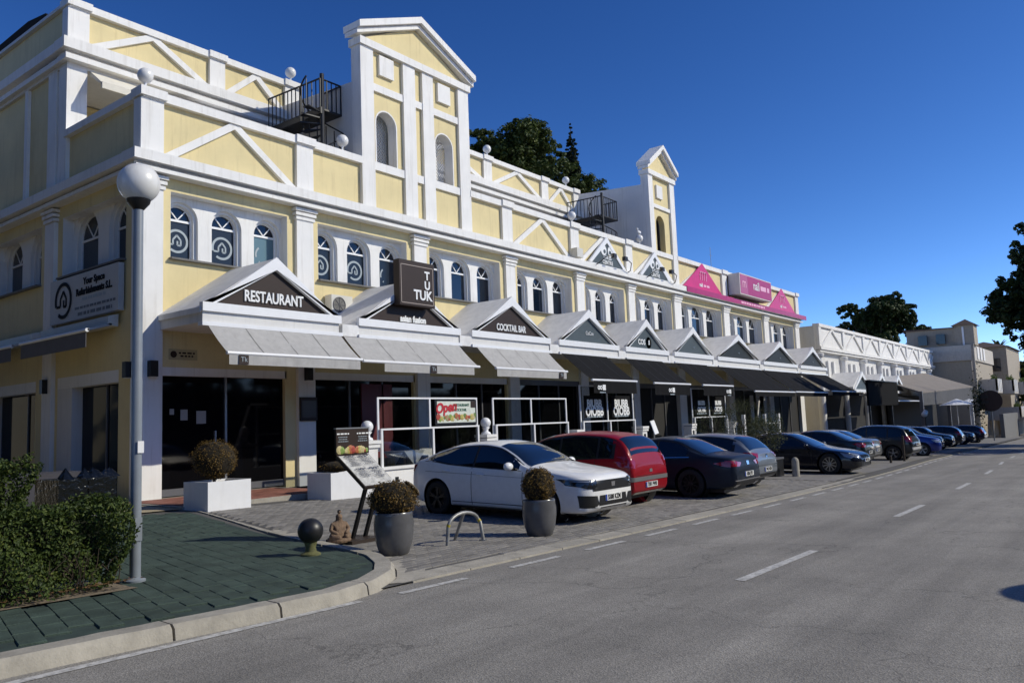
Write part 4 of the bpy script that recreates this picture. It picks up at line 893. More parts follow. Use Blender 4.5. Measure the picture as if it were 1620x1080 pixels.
# white pedestals with ball finials between the screens
for x, l, ball in ((15.2, 'white pedestal with ball finial left of the Open banner screen', 1), (20.35, 'white pedestal with ball finial between the two front screens', 1), (25.65, 'white pedestal right of the screen behind the white car', 0), (30.75, 'white pedestal left of the open terrace entrance', 0), (35.55, 'white pedestal right of the open terrace entrance', 0), (40.6, 'low white pedestal at the end of the last screen', 0)):
    t = thing('pedestal', l, 'pedestal', (x, YS, zg(x, YS)), 'white pedestals along the terrace')
    o = MB(); o.box(x-.2, YS-.2, zg(x, YS)-.2, x+.2, YS+.2, 1.12); o.build('shaft', WHITE, t)
    o = MB(); o.box(x-.25, YS-.25, 1.12, x+.25, YS+.25, 1.2); o.build('cap', WHITE, t); o = MB(); o.box(x-.27, YS-.27, 1.225, x+.27, YS+.27, 1.32); o.build('cap', WHITE, t); o = MB(); o.box(x-.2, YS-.2, 1.2, x+.2, YS+.2, 1.225); o.build('cap_recess', STONE, t)
    if ball: o = MB(); o.lathe([(.17, 1.32), (.15, 1.38), (.08, 1.42), (.08, 1.48), (.14, 1.55)], (x, YS, 0), 14); o.ball((x, YS, 1.7), .17, 16, 12); o.build('finial', WPAINT, t, 'all')
    else: o = MB(); o.box(x-.09, YS-.206, .72, x+.09, YS-.199, 1.0); o.build('niche', IRON, t)
# menu leaflet stand at the entrance (white open book shape)
t = thing('menu_stand', 'white open menu board on a stand at the dark terrace entrance', 'menu board', (31.5, 16.6, zg(31.5, 16.6)))
o = MB(); o.prism([(31.2, 16.4, .95), (31.55, 16.4, 1.0), (31.75, 16.7, 1.55), (31.4, 16.7, 1.5)], (0, 0, 0), (0, .04, .02)); o.build('board', WPAINT, t); o = MB(); o.tube([(31.5, 16.6, zg(31, 16)-.1), (31.5, 16.6, 1.1)], .03, 6); o.build('stand', STEEL, t)
# tables and wicker chairs behind the screens
WICK = M('dark_wicker', (.02, .017, .014), .6, var=.3, vs_=60, bump=.5, bs=90); CLOTH = M('white_tablecloth', (.62, .61, .6), .85, var=.05)
def table(x, y, label):
    z0 = zg(x, y)+.03; t = thing('restaurant_table', label, 'table', (x, y, z0), 'tables on the restaurant terrace')
    o = MB(); o.box(x-.4, y-.4, z0+1.0, x+.4, y+.4, z0+1.03); o.build('tabletop', DBROWN, t)
    for sx_ in (-.34, .34):
        for sy_ in (-.34, .34): o = MB(); o.bar((x+sx_, y+sy_, z0), (x+sx_, y+sy_, z0+1.0), .05, .05); o.build('leg', DBROWN, t)
    o = MB(); k = .44
    o.add([(x-k, y-k, z0+1.04), (x+k, y-k, z0+1.04), (x+k, y+k, z0+1.04), (x-k, y+k, z0+1.04), (x, y-k-.03, z0+.55), (x, y+k+.03, z0+.55), (x-k-.03, y, z0+.55), (x+k+.03, y, z0+.55)], [(0, 1, 2, 3), (0, 4, 1), (1, 7, 2), (2, 5, 3), (3, 6, 0)])
    c = o.build('tablecloth', CLOTH, None, fix=False); tag(c, 'white cloth on '+label.replace('small dark ', 'the '), 'tablecloth')
def chair(x, y, a, label):
    t = thing('wicker_chair', label, 'chair', (x, y, zg(x, y)+.03), 'dark wicker chairs on the restaurant terrace'); t.rotation_euler = (0, 0, a)
    def b(n, mb): o = mb.build(n, WICK, None); o.parent = t; return o
    b('seat', MB().box(-.24, -.24, .42, .24, .24, .5)); P = [(.24*math.sin(q), .24*math.cos(q)*1.0) for q in frange(-1.9, 1.9, .35)]
    o = MB()
    for p, q in zip(P, P[1:]): o.add([(p[0], p[1], .5), (q[0], q[1], .5), (q[0]*1.08, q[1]*1.1, .86), (p[0]*1.08, p[1]*1.1, .86), (p[0]*1.12, p[1]*1.12, .5), (q[0]*1.12, q[1]*1.12, .5), (q[0]*1.2, q[1]*1.22, .86), (p[0]*1.2, p[1]*1.22, .86)], [(0, 1, 2, 3), (7, 6, 5, 4), (3, 2, 6, 7), (0, 4, 5, 1)])
    b('backrest', o)
    for sx_ in (-.2, .2):
        for sy_ in (-.2, .2): b('leg', MB().bar((sx_, sy_, 0), (sx_, sy_, .42), .04, .04))
table(17.5, 17.75, 'small dark table behind the left pane of the Open banner screen')
for x, y, a, l in ((16.7, 17.7, R(95), 'dark wicker chair left of the clothed table'), (18.3, 17.9, R(-80), 'dark wicker chair right of the clothed table'), (19.4, 17.8, R(20), 'dark wicker chair under the Open banner'), (22.3, 17.8, R(60), 'dark wicker chair behind the plain screen'), (33.2, 17.6, R(80), 'dark wicker chair in the open terrace entrance')): chair(x, y, a, l)
table(21.4, 17.9, 'small dark table behind the plain screen')
# sideboard and white cabinet frames further along
t = thing('counter', 'pale glass fronted counter under the long black awnings', 'counter', (42.5, 16.6, zg(42.5, 16.6))); z0 = zg(42.5, 16.6)
o = MB(); o.box(41.0, 16.3, z0, 44.0, 16.9, z0+.9); o.build('base', GREYW, t); o = MB(); o.box(41.0, 16.32, z0+.9, 44.0, 16.36, z0+1.9); o.build('pane', SGLASS, t)
for x in (41.0, 44.0, 46.2): o = MB(); o.box(x-.1, 16.25, z0, x+.1, 16.4, z0+2.3); o.build('post', WPAINT, t)
o = MB(); o.box(44.0, 16.28, z0+1.75, 46.2, 16.34, z0+1.82); o.build('rail', WPAINT, t)
# wall behind the far restaurants: pale curtains
for x in (50.5, 51.6, 52.9): o = MB(); o.box(x, YW-.06, .1, x+.5, YW+.0, 2.9); part('curtain', o, GREYW)
# ================================================================== CARS
def paint(name, col, metal=.0, rough=.28, coat=.6, spec=.4):
    m = M(name, col, rough, metal=metal, coat=coat, spec=spec, var=.04, vs_=9); return m
TYRE = M('tyre_rubber', (.012, .012, .012), .8, var=.15, vs_=20); ALLOY = M('alloy_wheel', (.32, .33, .34), .32, metal=.9); DALLOY = M('dark_alloy_wheel', (.035, .035, .038), .3, metal=.6)
CGLASS = M('car_glass', (.006, .009, .012), .03, spec=.7, coat=.5); BLKP = M('black_trim', (.011, .011, .012), .4); CHROME = M('chrome_trim', (.6, .6, .62), .12, metal=1.)
REDL = M('red_tail_lamp', (.3, .008, .012), .12, coat=1.); HEADL = M('headlamp_lens', (.28, .3, .32), .08, metal=.3, coat=1.); HEADIN = M('headlamp_dark', (.02, .022, .025), .12, coat=1.); PLATE = M('number_plate', (.72, .72, .7), .4); EUBLUE = M('plate_blue', (.01, .04, .3), .4)
def interp(P, x):
    """smooth monotone-ish interpolation through (x, v) pairs sorted by x"""
    if x <= P[0][0]: return P[0][1]
    if x >= P[-1][0]: return P[-1][1]
    for i in range(len(P)-1):
        if P[i][0] <= x <= P[i+1][0]:
            x0, v0 = P[i]; x1, v1 = P[i+1]; h = x1-x0; t = (x-x0)/h
            def sl(k):
                if k <= 0: return (P[1][1]-P[0][1])/(P[1][0]-P[0][0])
                if k >= len(P)-1: return (P[-1][1]-P[-2][1])/(P[-1][0]-P[-2][0])
                a = (P[k][1]-P[k-1][1])/(P[k][0]-P[k-1][0]); b = (P[k+1][1]-P[k][1])/(P[k+1][0]-P[k][0])
                return 0 if a*b <= 0 else 2*a*b/(a+b)
            m0, m1 = sl(i)*h, sl(i+1)*h
            return v0*(2*t**3-3*t*t+1)+m0*(t**3-2*t*t+t)+v1*(3*t*t-2*t**3)+m1*(t**3-t*t)
def crspline(P, n):
    out = []
    for i in range(len(P)-1):
        p0, p1, p2, p3 = P[max(i-1, 0)], P[i], P[i+1], P[min(i+2, len(P)-1)]
        for k in range(n):
            t = k/n; out.append(tuple(.5*((2*b)+(-a+c)*t+(2*a-5*b+4*c-d)*t*t+(-a+3*b-3*c+d)*t**3) for a, b, c, d in zip(p0, p1, p2, p3)))
    out.append(P[-1]); return out
class CarShape: pass
def car(name, label, spec, pose, group='cars parked in front of the arcade'):
    """spec: L W H, top/belt/width profiles over x (front = +), wheels, colours; pose: x, y, heading"""
    S_ = spec; L, W, H = S_['L'], S_['W'], S_['H']; r = S_.get('r', .33); xf, xr = S_['axles']
    top = sorted(S_['top']); belt = sorted(S_['belt']); wid = sorted(S_['wid']); bot = sorted(S_['bot']); roofw = S_.get('roofw', .72)
    body_m = S_['paint']
    X, Y, hd = pose; z0 = zg(X, Y)+.03
    t = thing(name, label, 'car', (X, Y, z0), group)
    pitchx = -.02*math.cos(hd)+.02*math.sin(hd)     # follow the slope of the ground
    t.rotation_euler = (0, -pitchx, hd)
    def part(n, mb, m, par=None, sm=False, fix=True):
        o = mb.build(n, m, None, sm, fix); o.parent = par or t; return o
    # ---- body shell
    N = 84; xsn = [(-L/2)+(L)*(.5-.5*math.cos(math.pi*(.5-.5*math.cos(math.pi*i/N))))*1 for i in range(N+1)] if False else [(-L/2)+L*(i/N*.75+.25*(.5-.5*math.cos(math.pi*i/N))) for i in range(N+1)]
    rings = []
    for x in xsn:
        w = interp(wid, x)*W/2; zt = interp(top, x); zb = interp(bot, x); zs = min(interp(belt, x), zt-.07)
        g = max(0, min(1, (zt-zs-.07)/(H-interp(belt, x)-.07+1e-3)))
        wr = w*(.9+(roofw-.9)*g); hz = zs-zb
        P = [(0, zb), (w*.7, zb), (w*.93, zb+.015), (w*.985, zb+hz*.16), (w*1.0, zb+hz*.42), (w*1.0, zb+hz*.66), (w*.985, zb+hz*.86), (w*(.96-.01*g), zs+.01), (wr+(w*.95-wr)*.42, zs+(zt-zs)*(.5+.1*(1-g))), (wr, zt-.055-.035*g), (wr*.9, zt-.018-.01*g), (wr*.55, zt+.012), (0, zt+.02)]
        ring = crspline(P, 4); rings.append(ring)
    m_ = len(rings[0]); mb = MB()
    for x, ring in zip(xsn, rings):
        for y, z in ring: mb.v.append((x, y, z))
    nv = len(mb.v)
    for i in range(N):
        for j in range(m_-1): mb.f.append((i*m_+j, (i+1)*m_+j, (i+1)*m_+j+1, i*m_+j+1))
    mb.v += [(x, -y, z) for x, y, z in mb.v[:nv]]; mb.f += [tuple(q+nv for q in f[::-1]) for f in mb.f]
    for i in (0, N):
        a = [i*m_+j for j in range(m_)]; b = [nv+i*m_+j for j in range(m_-2, 0, -1)]; f = tuple(a+b); mb.f.append(f if i == N else f[::-1])
    # wheel openings
    R_ = r*1.17; wc = [(xf, r), (xr, r)]
    def ins(v):
        x, y, z = v
        for cx, cz in wc:
            if abs(y) > W*.27 and (x-cx)**2+(z-cz)**2 < R_**2: return (cx, cz)
    flag = [ins(v) for v in mb.v]; keep = [f for f in mb.f if not all(flag[q] for q in f)]
    used = set(q for f in keep for q in f)
    for q in used:
        if flag[q]:
            cx, cz = flag[q]; x, y, z = mb.v[q]; d = math.hypot(x-cx, z-cz) or 1; mb.v[q] = (cx+(x-cx)*R_/d, y, cz+(z-cz)*R_/d)
    full = MB(); full.v = list(mb.v); full.f = [f for f in mb.f]
    mb.f = keep
    body = part('body', mb, body_m, None, 'all')
    body.data.set_sharp_from_angle(angle=R(38))
    bvh = BVHTree.FromPolygons([Vector(v) for v in full.v], full.f)
    # ---- patches projected on the shell
    def patch(n, poly, axis, mat, par=None, off=.004, side=1, step=.07, smooth='all'):
        """poly in (x,z) for axis y, (y,z) for axis x, (x,y) for axis z; side picks the face it is projected on"""
        b = bmesh.new()
        ax3 = {'y': lambda a, c: (a, 0, c), 'x': lambda a, c: (0, a, c), 'z': lambda a, c: (a, c, 0)}[axis]
        b.faces.new([b.verts.new(ax3(*p)) for p in poly])
        for k in range(3):
            if 'xyz'[k] == axis: continue
            lo = min(v.co[k] for v in b.verts); hi = max(v.co[k] for v in b.verts); q = lo+step
            while q < hi:
                no = [0, 0, 0]; no[k] = 1; co = [0, 0, 0]; co[k] = q
                bmesh.ops.bisect_plane(b, geom=b.verts[:]+b.edges[:]+b.faces[:], plane_co=co, plane_no=no); q += step
        dk = 'xyz'.index(axis); dirv = Vector((0, 0, 0)); dirv[dk] = -side; bad = []
        for v in b.verts:
            o_ = v.co.copy(); o_[dk] = 5*side; hit, no, _, _ = bvh.ray_cast(o_, dirv)
            if hit is None: bad.append(v); continue
            if no.dot(dirv) > 0: no = -no
            v.co = hit+no*off
        if bad: bmesh.ops.delete(b, geom=bad, context='VERTS')
        bmesh.ops.triangulate(b, faces=[f for f in b.faces if len(f.verts) > 4])
        b.normal_update()
        for f in b.faces:
            if f.normal.dot(dirv) > 0: f.normal_flip()
        me = bpy.data.meshes.new(n); b.to_mesh(me); b.free(); me.materials.append(mat)
        if len(me.polygons) == 0: return None
        me.polygons.foreach_set('use_smooth', [True]*len(me.polygons))
        o = link(n, me); o.parent = par or t; return o
    # side windows: from A pillar foot to rear pillar, split at the B pillar
    A, Rf, Rr, C = S_['glass']          # windscreen foot, roof front, roof rear, rear glass foot (x)
    sw0, sw1 = S_['side']               # side glass front and rear ends (x)
    bl = lambda x: min(interp(belt, x)+.03, interp(top, x)-.06)
    tp = lambda x: interp(top, x)-.085
    def sidewin(a, b, n_):
        xs_ = [a+(b-a)*k/10 for k in range(11)]; up = [(x, max(tp(x), bl(x)+.005)) for x in xs_]; dn = [(x, bl(x)) for x in reversed(xs_)]
        P = []
        for p in up+dn:
            if not P or (Vector(p)-Vector(P[-1])).length > .012: P.append(p)
        if (Vector(P[0])-Vector(P[-1])).length < .012: P.pop()
        for s_ in (1, -1): patch(n_, P, 'y', CGLASS, None, .006, s_, .09)
    B = S_.get('bpil', [(sw0+sw1)/2]); ends = [sw1]+sorted(B)+[sw0]
    for a, b in zip(ends, ends[1:]): sidewin(a+.028, b-.028, 'side_window')
    xs_ = [sw1-.05+(sw0+.05-sw1+.05)*k/24 for k in range(25)]
    P = [(x, max(tp(x)+.028, bl(x)-.005)) for x in xs_]+[(x, bl(x)-.022) for x in reversed(xs_)]
    for s_ in (1, -1): patch('window_surround', P, 'y', BLKP if not S_.get('chrome') else BLKP, None, .003, s_, .12)
    if S_.get('chrome'):
        P = [(x, bl(x)+.0) for x in xs_]+[(x, bl(x)-.022) for x in reversed(xs_)]
        for s_ in (1, -1): patch('chrome_strip', P, 'y', CHROME, None, .009, s_, .15)
    def halfw(x, e): 
        w = interp(wid, x)*W/2; zt = interp(top, x); zs = min(interp(belt, x), zt-.07); g = max(0, min(1, (zt-zs-.07)/(H-interp(belt, x)-.07+1e-3)))
        return w*(.9+(roofw-.9)*g)-e
    for n_, a, b in (('windscreen', A, Rf), ('rear_window', C, Rr)):
        d = 1 if b > a else -1; xsq = [a+(b-a)*k/8 for k in range(9)]; P = [(x, halfw(x, .05)) for x in xsq]+[(x, -halfw(x, .05)) for x in reversed(xsq)]
        patch(n_, P, 'z', CGLASS, None, .006, 1, .09)
    # door gaps, handles, sills
    for x, za, zb_ in S_.get('gaps', []):
        for s_ in (1, -1): patch('door_gap', [(x-.006, za), (x+.006, za), (x+.006, zb_), (x-.006, zb_)], 'y', BLKP, None, .003, s_, .1)
    for x in S_.get('handles', []):
        zh = interp(belt, x)-.11; yh = None
        for s_ in (1, -1):
            hit, no, _, _ = bvh.ray_cast(Vector((x, 5*s_, zh)), Vector((0, -s_, 0)))
            if hit: o = MB(); o.tube([(x-.1, hit.y+s_*.0, zh), (x-.06, hit.y+s_*.03, zh), (x+.06, hit.y+s_*.03, zh), (x+.1, hit.y, zh)], .014, 6); part('door_handle', o, body_m, None, 'all')
    for s_ in (1, -1):
        zsill = interp(bot, 0); patch('sill_trim', [(xr+R_+.02, zsill+.02), (xf-R_-.02, zsill+.02), (xf-R_-.02, zsill+.1), (xr+R_+.02, zsill+.1)], 'y', BLKP, None, .004, s_, .12)
    # mirrors
    xm = S_.get('mirror', A-.28)
    for s_ in (1, -1):
        zm = interp(belt, xm)+.07; hit, no, _, _ = bvh.ray_cast(Vector((xm, 5*s_, zm-.02)), Vector((0, -s_, 0)))
        if hit:
            o = MB(); o.ball((xm, hit.y+s_*.15, zm+.02), .1, 12, 8, (.75, 1.15, .78)); mm = part('mirror', o, body_m, None, 'all'); o = MB(); o.bar((xm, hit.y-.02*s_, zm-.04), (xm, hit.y+s_*.1, zm-.02), .06, .04); part('mirror_arm', o, BLKP, mm)
    # lamps, grille, plates and other patches
    for n_, poly, axis, mat, side, off in S_.get('patches', []):
        if axis == 'x2':
            for sg_ in (1, -1): patch(n_, [(y*sg_, z) for y, z in poly], 'x', mat, None, off, side, .05)
        elif axis == 'y2':
            for sg_ in (1, -1): patch(n_, poly, 'y', mat, None, off, sg_, .05)
        else: patch(n_, poly, axis, mat, None, off, side, .05)
    for (end, z, txt) in S_.get('plates', []):
        hit, no, _, _ = bvh.ray_cast(Vector((5*end, 0, z)), Vector((-end, 0, 0)))
        if hit:
            x = hit.x+end*.012; o = MB(); o.box(x-.008, -.26, z-.055, x+.008, .26, z+.055); pl = part('number_plate', o, PLATE); o = MB(); sd = -end; o.box(x+end*.0085, end*-.26, z-.055, x+end*.0105, end*-.215, z+.055); part('plate_band', o, EUBLUE, pl)
            text(txt, .115, BLACKT, pl, (x+end*.0095, .015*end, z), right=(0, end, 0), ext=.002, bold=.004, sx=.82)
    # wheels
    for x in (xf, xr):
        for s_ in (1, -1):
            yw = s_*(W/2-.115); o = MB(); tw = .105
            o.lathe([(r*.66, -tw), (r*.9, -tw*1.02), (r*.985, -tw*.8), (r, -tw*.4), (r, tw*.4), (r*.985, tw*.8), (r*.9, tw*1.02), (r*.66, tw)], (x, yw, r), 28, 'y', caps=False); wh = part('wheel', o, TYRE, None, True)
            rm = S_.get('rim', ALLOY); o = MB(); o.lathe([(r*.68, -tw*.9), (r*.68, tw*.92), (r*.63, tw*.86), (r*.62, tw*.2), (1e-5, tw*.1)] if s_ > 0 else [(r*.68, tw*.9), (r*.68, -tw*.92), (r*.63, -tw*.86), (r*.62, -tw*.2), (1e-5, -tw*.1)], (x, yw, r), 28, 'y'); part('rim', o, DALLOY, wh, True)
            o = MB(); ns = S_.get('spokes', 5)
            for k in range(ns):
                a = 2*math.pi*k/ns+.3
                for da in (-.13, .13) if ns < 8 else (0,):
                    o.bar((x+.05*math.cos(a), yw+s_*tw*.75, r+.05*math.sin(a)), (x+r*.655*math.cos(a+da), yw+s_*tw*.82, r+r*.655*math.sin(a+da)), .032, .03, up=(0, 1, 0))
            o.lathe([(.055, 0), (.055, s_*tw*.85), (.03, s_*tw*.92)], (x, yw, r), 12, 'y'); o.lathe([(r*.68, s_*tw*.9), (r*.63, s_*tw*.9), (r*.63, s_*tw*.8), (r*.68, s_*tw*.8)], (x, yw, r), 28, 'y', caps=False); part('spokes', o, rm, wh)
            o = MB(); o.lathe([(R_, s_*.06), (R_, -s_*.26), (1e-5, -s_*.26)], (x, s_*(W/2-.085)*.985, r), 24, 'y', caps=False); part('arch_liner', o, BLKP, None, False, False)
    o = MB(); o.box(-L/2+.35, -W*.36, interp(bot, 0)-.05, L/2-.35, W*.36, interp(bot, 0)+.02); part('underbody', o, BLKP)
    return t
def sp(L, W, H, **k): d = dict(L=L, W=W, H=H); d.update(k); return d
def rear_set(L, zl, zt_, w, plate_z, txt, lamp=None, brand=True):
    """lamps and plate on a rear end; lamp polygon in (y, z)"""
    return lamp
# 1 white five door hatchback, nose to the road
WH = sp(4.5, 1.8, 1.43, r=.335, axles=(1.33, -1.37), paint=paint('white_car_paint', (.84, .84, .83), 0, .35),
    top=[(2.25, .74), (2.22, .8), (2.12, .85), (1.7, .92), (1.2, .985), (.95, 1.03), (.5, 1.25), (.1, 1.39), (-.35, 1.43), (-.9, 1.4), (-1.45, 1.27), (-1.8, 1.14), (-2.05, 1.05), (-2.17, 1.0), (-2.25, .78)],
    belt=[(2.25, .68), (1.9, .8), (1.0, .9), (0, .93), (-1., .98), (-1.6, 1.04), (-2.25, 1.02)],
    wid=[(2.25, .66), (2.18, .8), (2.05, .91), (1.75, .985), (1.3, 1.0), (0, .985), (-1.4, 1.0), (-1.9, .96), (-2.1, .9), (-2.2, .84), (-2.25, .78)],
    bot=[(2.25, .3), (2.1, .2), (1.5, .19), (0, .2), (-1.5, .2), (-2.1, .26), (-2.25, .42)],
    glass=(.98, .12, -1.1, -1.88), side=(.78, -1.68), bpil=[-.4], roofw=.7, rim=DALLOY, spokes=5, gaps=[(.86, .26, .9), (-.42, .25, .95)], handles=[-.2, -1.1], mirror=.62,
    patches=[('grille', [(-.66, .76), (.66, .76), (.6, .585), (-.6, .585)], 'x', BLKP, 1, .007), ('headlamp', [(.5, .775), (.87, .79), (.87, .69), (.7, .63), (.5, .62)], 'x2', HEADIN, 1, .009), ('lamp_strip', [(.52, .755), (.84, .775), (.84, .755), (.56, .73)], 'x2', HEADL, 1, .014),
             ('side_intake', [(.5, .5), (.82, .52), (.8, .31), (.58, .28), (.44, .36)], 'x2', BLKP, 1, .007), ('lower_intake', [(-.42, .5), (.42, .5), (.46, .28), (-.46, .28)], 'x', BLKP, 1, .006), ('headlamp', [(1.62, .8), (2.1, .775), (2.12, .69), (1.95, .68)], 'y2', HEADIN, 1, .007),
             ('bumper_blade', [(.42, .31), (.8, .3), (.8, .262), (.46, .25)], 'x2', paint('white_car_paint', (.8, .8, .8)), 1, .02), ('badge', [(-.06, .72), (.06, .72), (.05, .64), (-.05, .64)], 'x', CHROME, 1, .014),
             ('character_line', [(-1.7, .862), (1.3, .79), (1.3, .783), (-1.7, .852)], 'y2', M('panel_shade', (.3, .3, .31), .4), 1, .003),  # grey strip paints the shade of the body crease
             ('tail_lamp', [(-1.98, .98), (-2.2, .96), (-2.22, .86), (-2.12, .83)], 'y2', REDL, 1, .006)],
    plates=[(1, .45, '5588 KZM')])
car('parked_car', 'white five door hatchback parked nose to the road with black grille', WH, (12.8, 9.85, R(-92.5)))
# 2 red compact, tail to the road
RD = sp(4.0, 1.74, 1.58, r=.31, axles=(1.22, -1.33), paint=paint('red_car_paint', (.27, .005, .012), .0, .4, .35, .2),
    top=[(2.02, .6), (1.98, .78), (1.8, .9), (1.3, 1.02), (1.05, 1.1), (.4, 1.46), (.0, 1.54), (-.5, 1.58), (-1.2, 1.55), (-1.62, 1.46), (-1.82, 1.28), (-1.94, 1.02), (-1.985, .9), (-2.02, .74)],
    belt=[(2.02, .58), (1.7, .82), (.9, .95), (-.5, .98), (-1.5, 1.02), (-2.02, .98)],
    wid=[(2.02, .68), (1.9, .85), (1.65, .96), (1.2, 1.0), (0, .985), (-1.3, 1.0), (-1.75, .97), (-1.93, .92), (-2.0, .86), (-2.02, .8)],
    bot=[(2.02, .32), (1.85, .2), (0, .2), (-1.7, .24), (-1.95, .3), (-2.02, .4)],
    glass=(1.1, .1, -1.6, -1.9), side=(.95, -1.52), bpil=[-.15, -1.15], roofw=.76, gaps=[(.9, .28, .92), (-.18, .26, .95), (-1.1, .5, .98)], handles=[.0, -.95],
    patches=[('tail_lamp', [(.6, .98), (.83, 1.1), (.84, .86), (.68, .82)], 'x2', REDL, -1, .008), ('tail_lamp', [(-1.75, 1.12), (-1.93, 1.0), (-1.98, .86), (-1.82, .9)], 'y2', REDL, 1, .008), ('bumper_strip', [(-.8, .64), (.8, .64), (.8, .55), (-.8, .55)], 'x', M('grey_bumper', (.12, .12, .12), .6), -1, .012), ('bumper_strip', [(-.66, .33), (.66, .33), (.66, .28), (-.66, .28)], 'x', CHROME, -1, .012),
             ('badge', [(-.06, .79), (.06, .79), (.06, .72), (-.06, .72)], 'x', CHROME, -1, .008), ('tailgate_gap', [(-.66, .665), (.66, .665), (.66, .655), (-.66, .655)], 'x', BLKP, -1, .004)],
    plates=[(-1, .46, '7301 FWB')])
car('parked_car', 'red high roofed compact car parked tail to the road beside the white hatchback', RD, (15.75, 10.45, R(90)))
# 3 dark blue coupe
CP = sp(4.82, 1.86, 1.42, r=.345, axles=(1.55, -1.32), paint=paint('dark_blue_car_paint', (.015, .022, .037), .1, .4, .12, .18), chrome=True,
    top=[(2.41, .6), (2.36, .74), (2.2, .82), (1.5, .93), (1.0, .99), (.5, 1.2), (.05, 1.36), (-.4, 1.42), (-.9, 1.36), (-1.4, 1.16), (-1.75, 1.03), (-2.1, .99), (-2.28, .965), (-2.37, .88), (-2.41, .7)],
    belt=[(2.41, .58), (2.0, .76), (1.0, .9), (-.4, .92), (-1.6, .95), (-2.41, .9)],
    wid=[(2.41, .66), (2.3, .84), (2.0, .96), (1.5, 1.0), (0, .975), (-1.3, 1.0), (-2.0, .95), (-2.25, .88), (-2.36, .82), (-2.41, .76)],
    bot=[(2.41, .3), (2.2, .2), (0, .19), (-1.9, .22), (-2.3, .28), (-2.41, .4)],
    glass=(1.05, .05, -.75, -1.68), side=(.8, -1.25), bpil=[-.38], roofw=.68, rim=DALLOY, spokes=10, gaps=[(.9, .26, .92), (-.62, .26, .95)], handles=[-.4],
    patches=[('tail_lamp', [(.38, .84), (.82, .9), (.83, .76), (.5, .755)], 'x2', REDL, -1, .008), ('tail_lamp', [(-1.9, .83), (-2.2, .88), (-2.34, .83), (-2.3, .74), (-2.1, .77)], 'y2', REDL, 1, .008), ('rear_diffuser', [(-.7, .42), (.7, .42), (.66, .26), (-.66, .26)], 'x', BLKP, -1, .006), ('chrome_strip', [(-.74, .445), (.74, .445), (.74, .42), (-.74, .42)], 'x', CHROME, -1, .012), ('exhaust', [(.46, .35), (.68, .35), (.66, .28), (.48, .28)], 'x2', CHROME, -1, .014),
             ('badge', [(-.07, .86), (.07, .86), (.07, .77), (-.07, .77)], 'x', CHROME, -1, .01), ('boot_gap', [(-.62, .67), (.62, .67), (.62, .662), (-.62, .662)], 'x', BLKP, -1, .004)],
    plates=[(-1, .56, '4206 JYD')])
car('parked_car', 'dark blue coupe with sloping roof parked tail to the road right of the red car', CP, (18.75, 9.85, R(90)))
# 4 silver blue hatchback
SH = sp(4.3, 1.8, 1.46, r=.32, axles=(1.28, -1.32), paint=paint('silver_blue_car_paint', (.2, .225, .26), .35, .33),
    top=[(2.15, .6), (2.1, .74), (1.95, .83), (1.4, .95), (1.05, 1.02), (.5, 1.28), (.0, 1.43), (-.5, 1.46), (-1.2, 1.42), (-1.6, 1.33), (-1.85, 1.13), (-2.0, .97), (-2.1, .9), (-2.15, .72)],
    belt=[(2.15, .58), (1.8, .78), (.9, .92), (-.4, .95), (-1.5, 1.0), (-2.15, .94)],
    wid=[(2.15, .68), (2.05, .84), (1.8, .96), (1.3, 1.0), (0, .98), (-1.3, 1.0), (-1.8, .97), (-2.0, .92), (-2.1, .87), (-2.15, .8)],
    bot=[(2.15, .3), (1.95, .2), (0, .2), (-1.7, .22), (-2.05, .28), (-2.15, .4)],
    glass=(1.05, .05, -1.45, -1.93), side=(.88, -1.5), bpil=[-.22], roofw=.72, gaps=[(.9, .26, .92), (-.25, .26, .95)], handles=[-.05, -.95],
    patches=[('tail_lamp', [(.5, .94), (.84, .98), (.85, .84), (.66, .8)], 'x2', REDL, -1, .008), ('tail_lamp', [(-1.6, .96), (-1.95, .97), (-2.06, .86), (-1.95, .8)], 'y2', REDL, 1, .008), ('rear_diffuser', [(-.72, .4), (.72, .4), (.68, .26), (-.68, .26)], 'x', BLKP, -1, .006), ('badge', [(-.06, .9), (.06, .9), (.06, .82), (-.06, .82)], 'x', CHROME, -1, .01), ('tailgate_gap', [(-.7, .62), (.7, .62), (.7, .61), (-.7, .61)], 'x', BLKP, -1, .004)],
    plates=[(-1, .5, '1945 HKN')])
car('parked_car', 'silver blue hatchback parked tail to the road left of the potted olive tree', SH, (21.95, 10.3, R(90)))
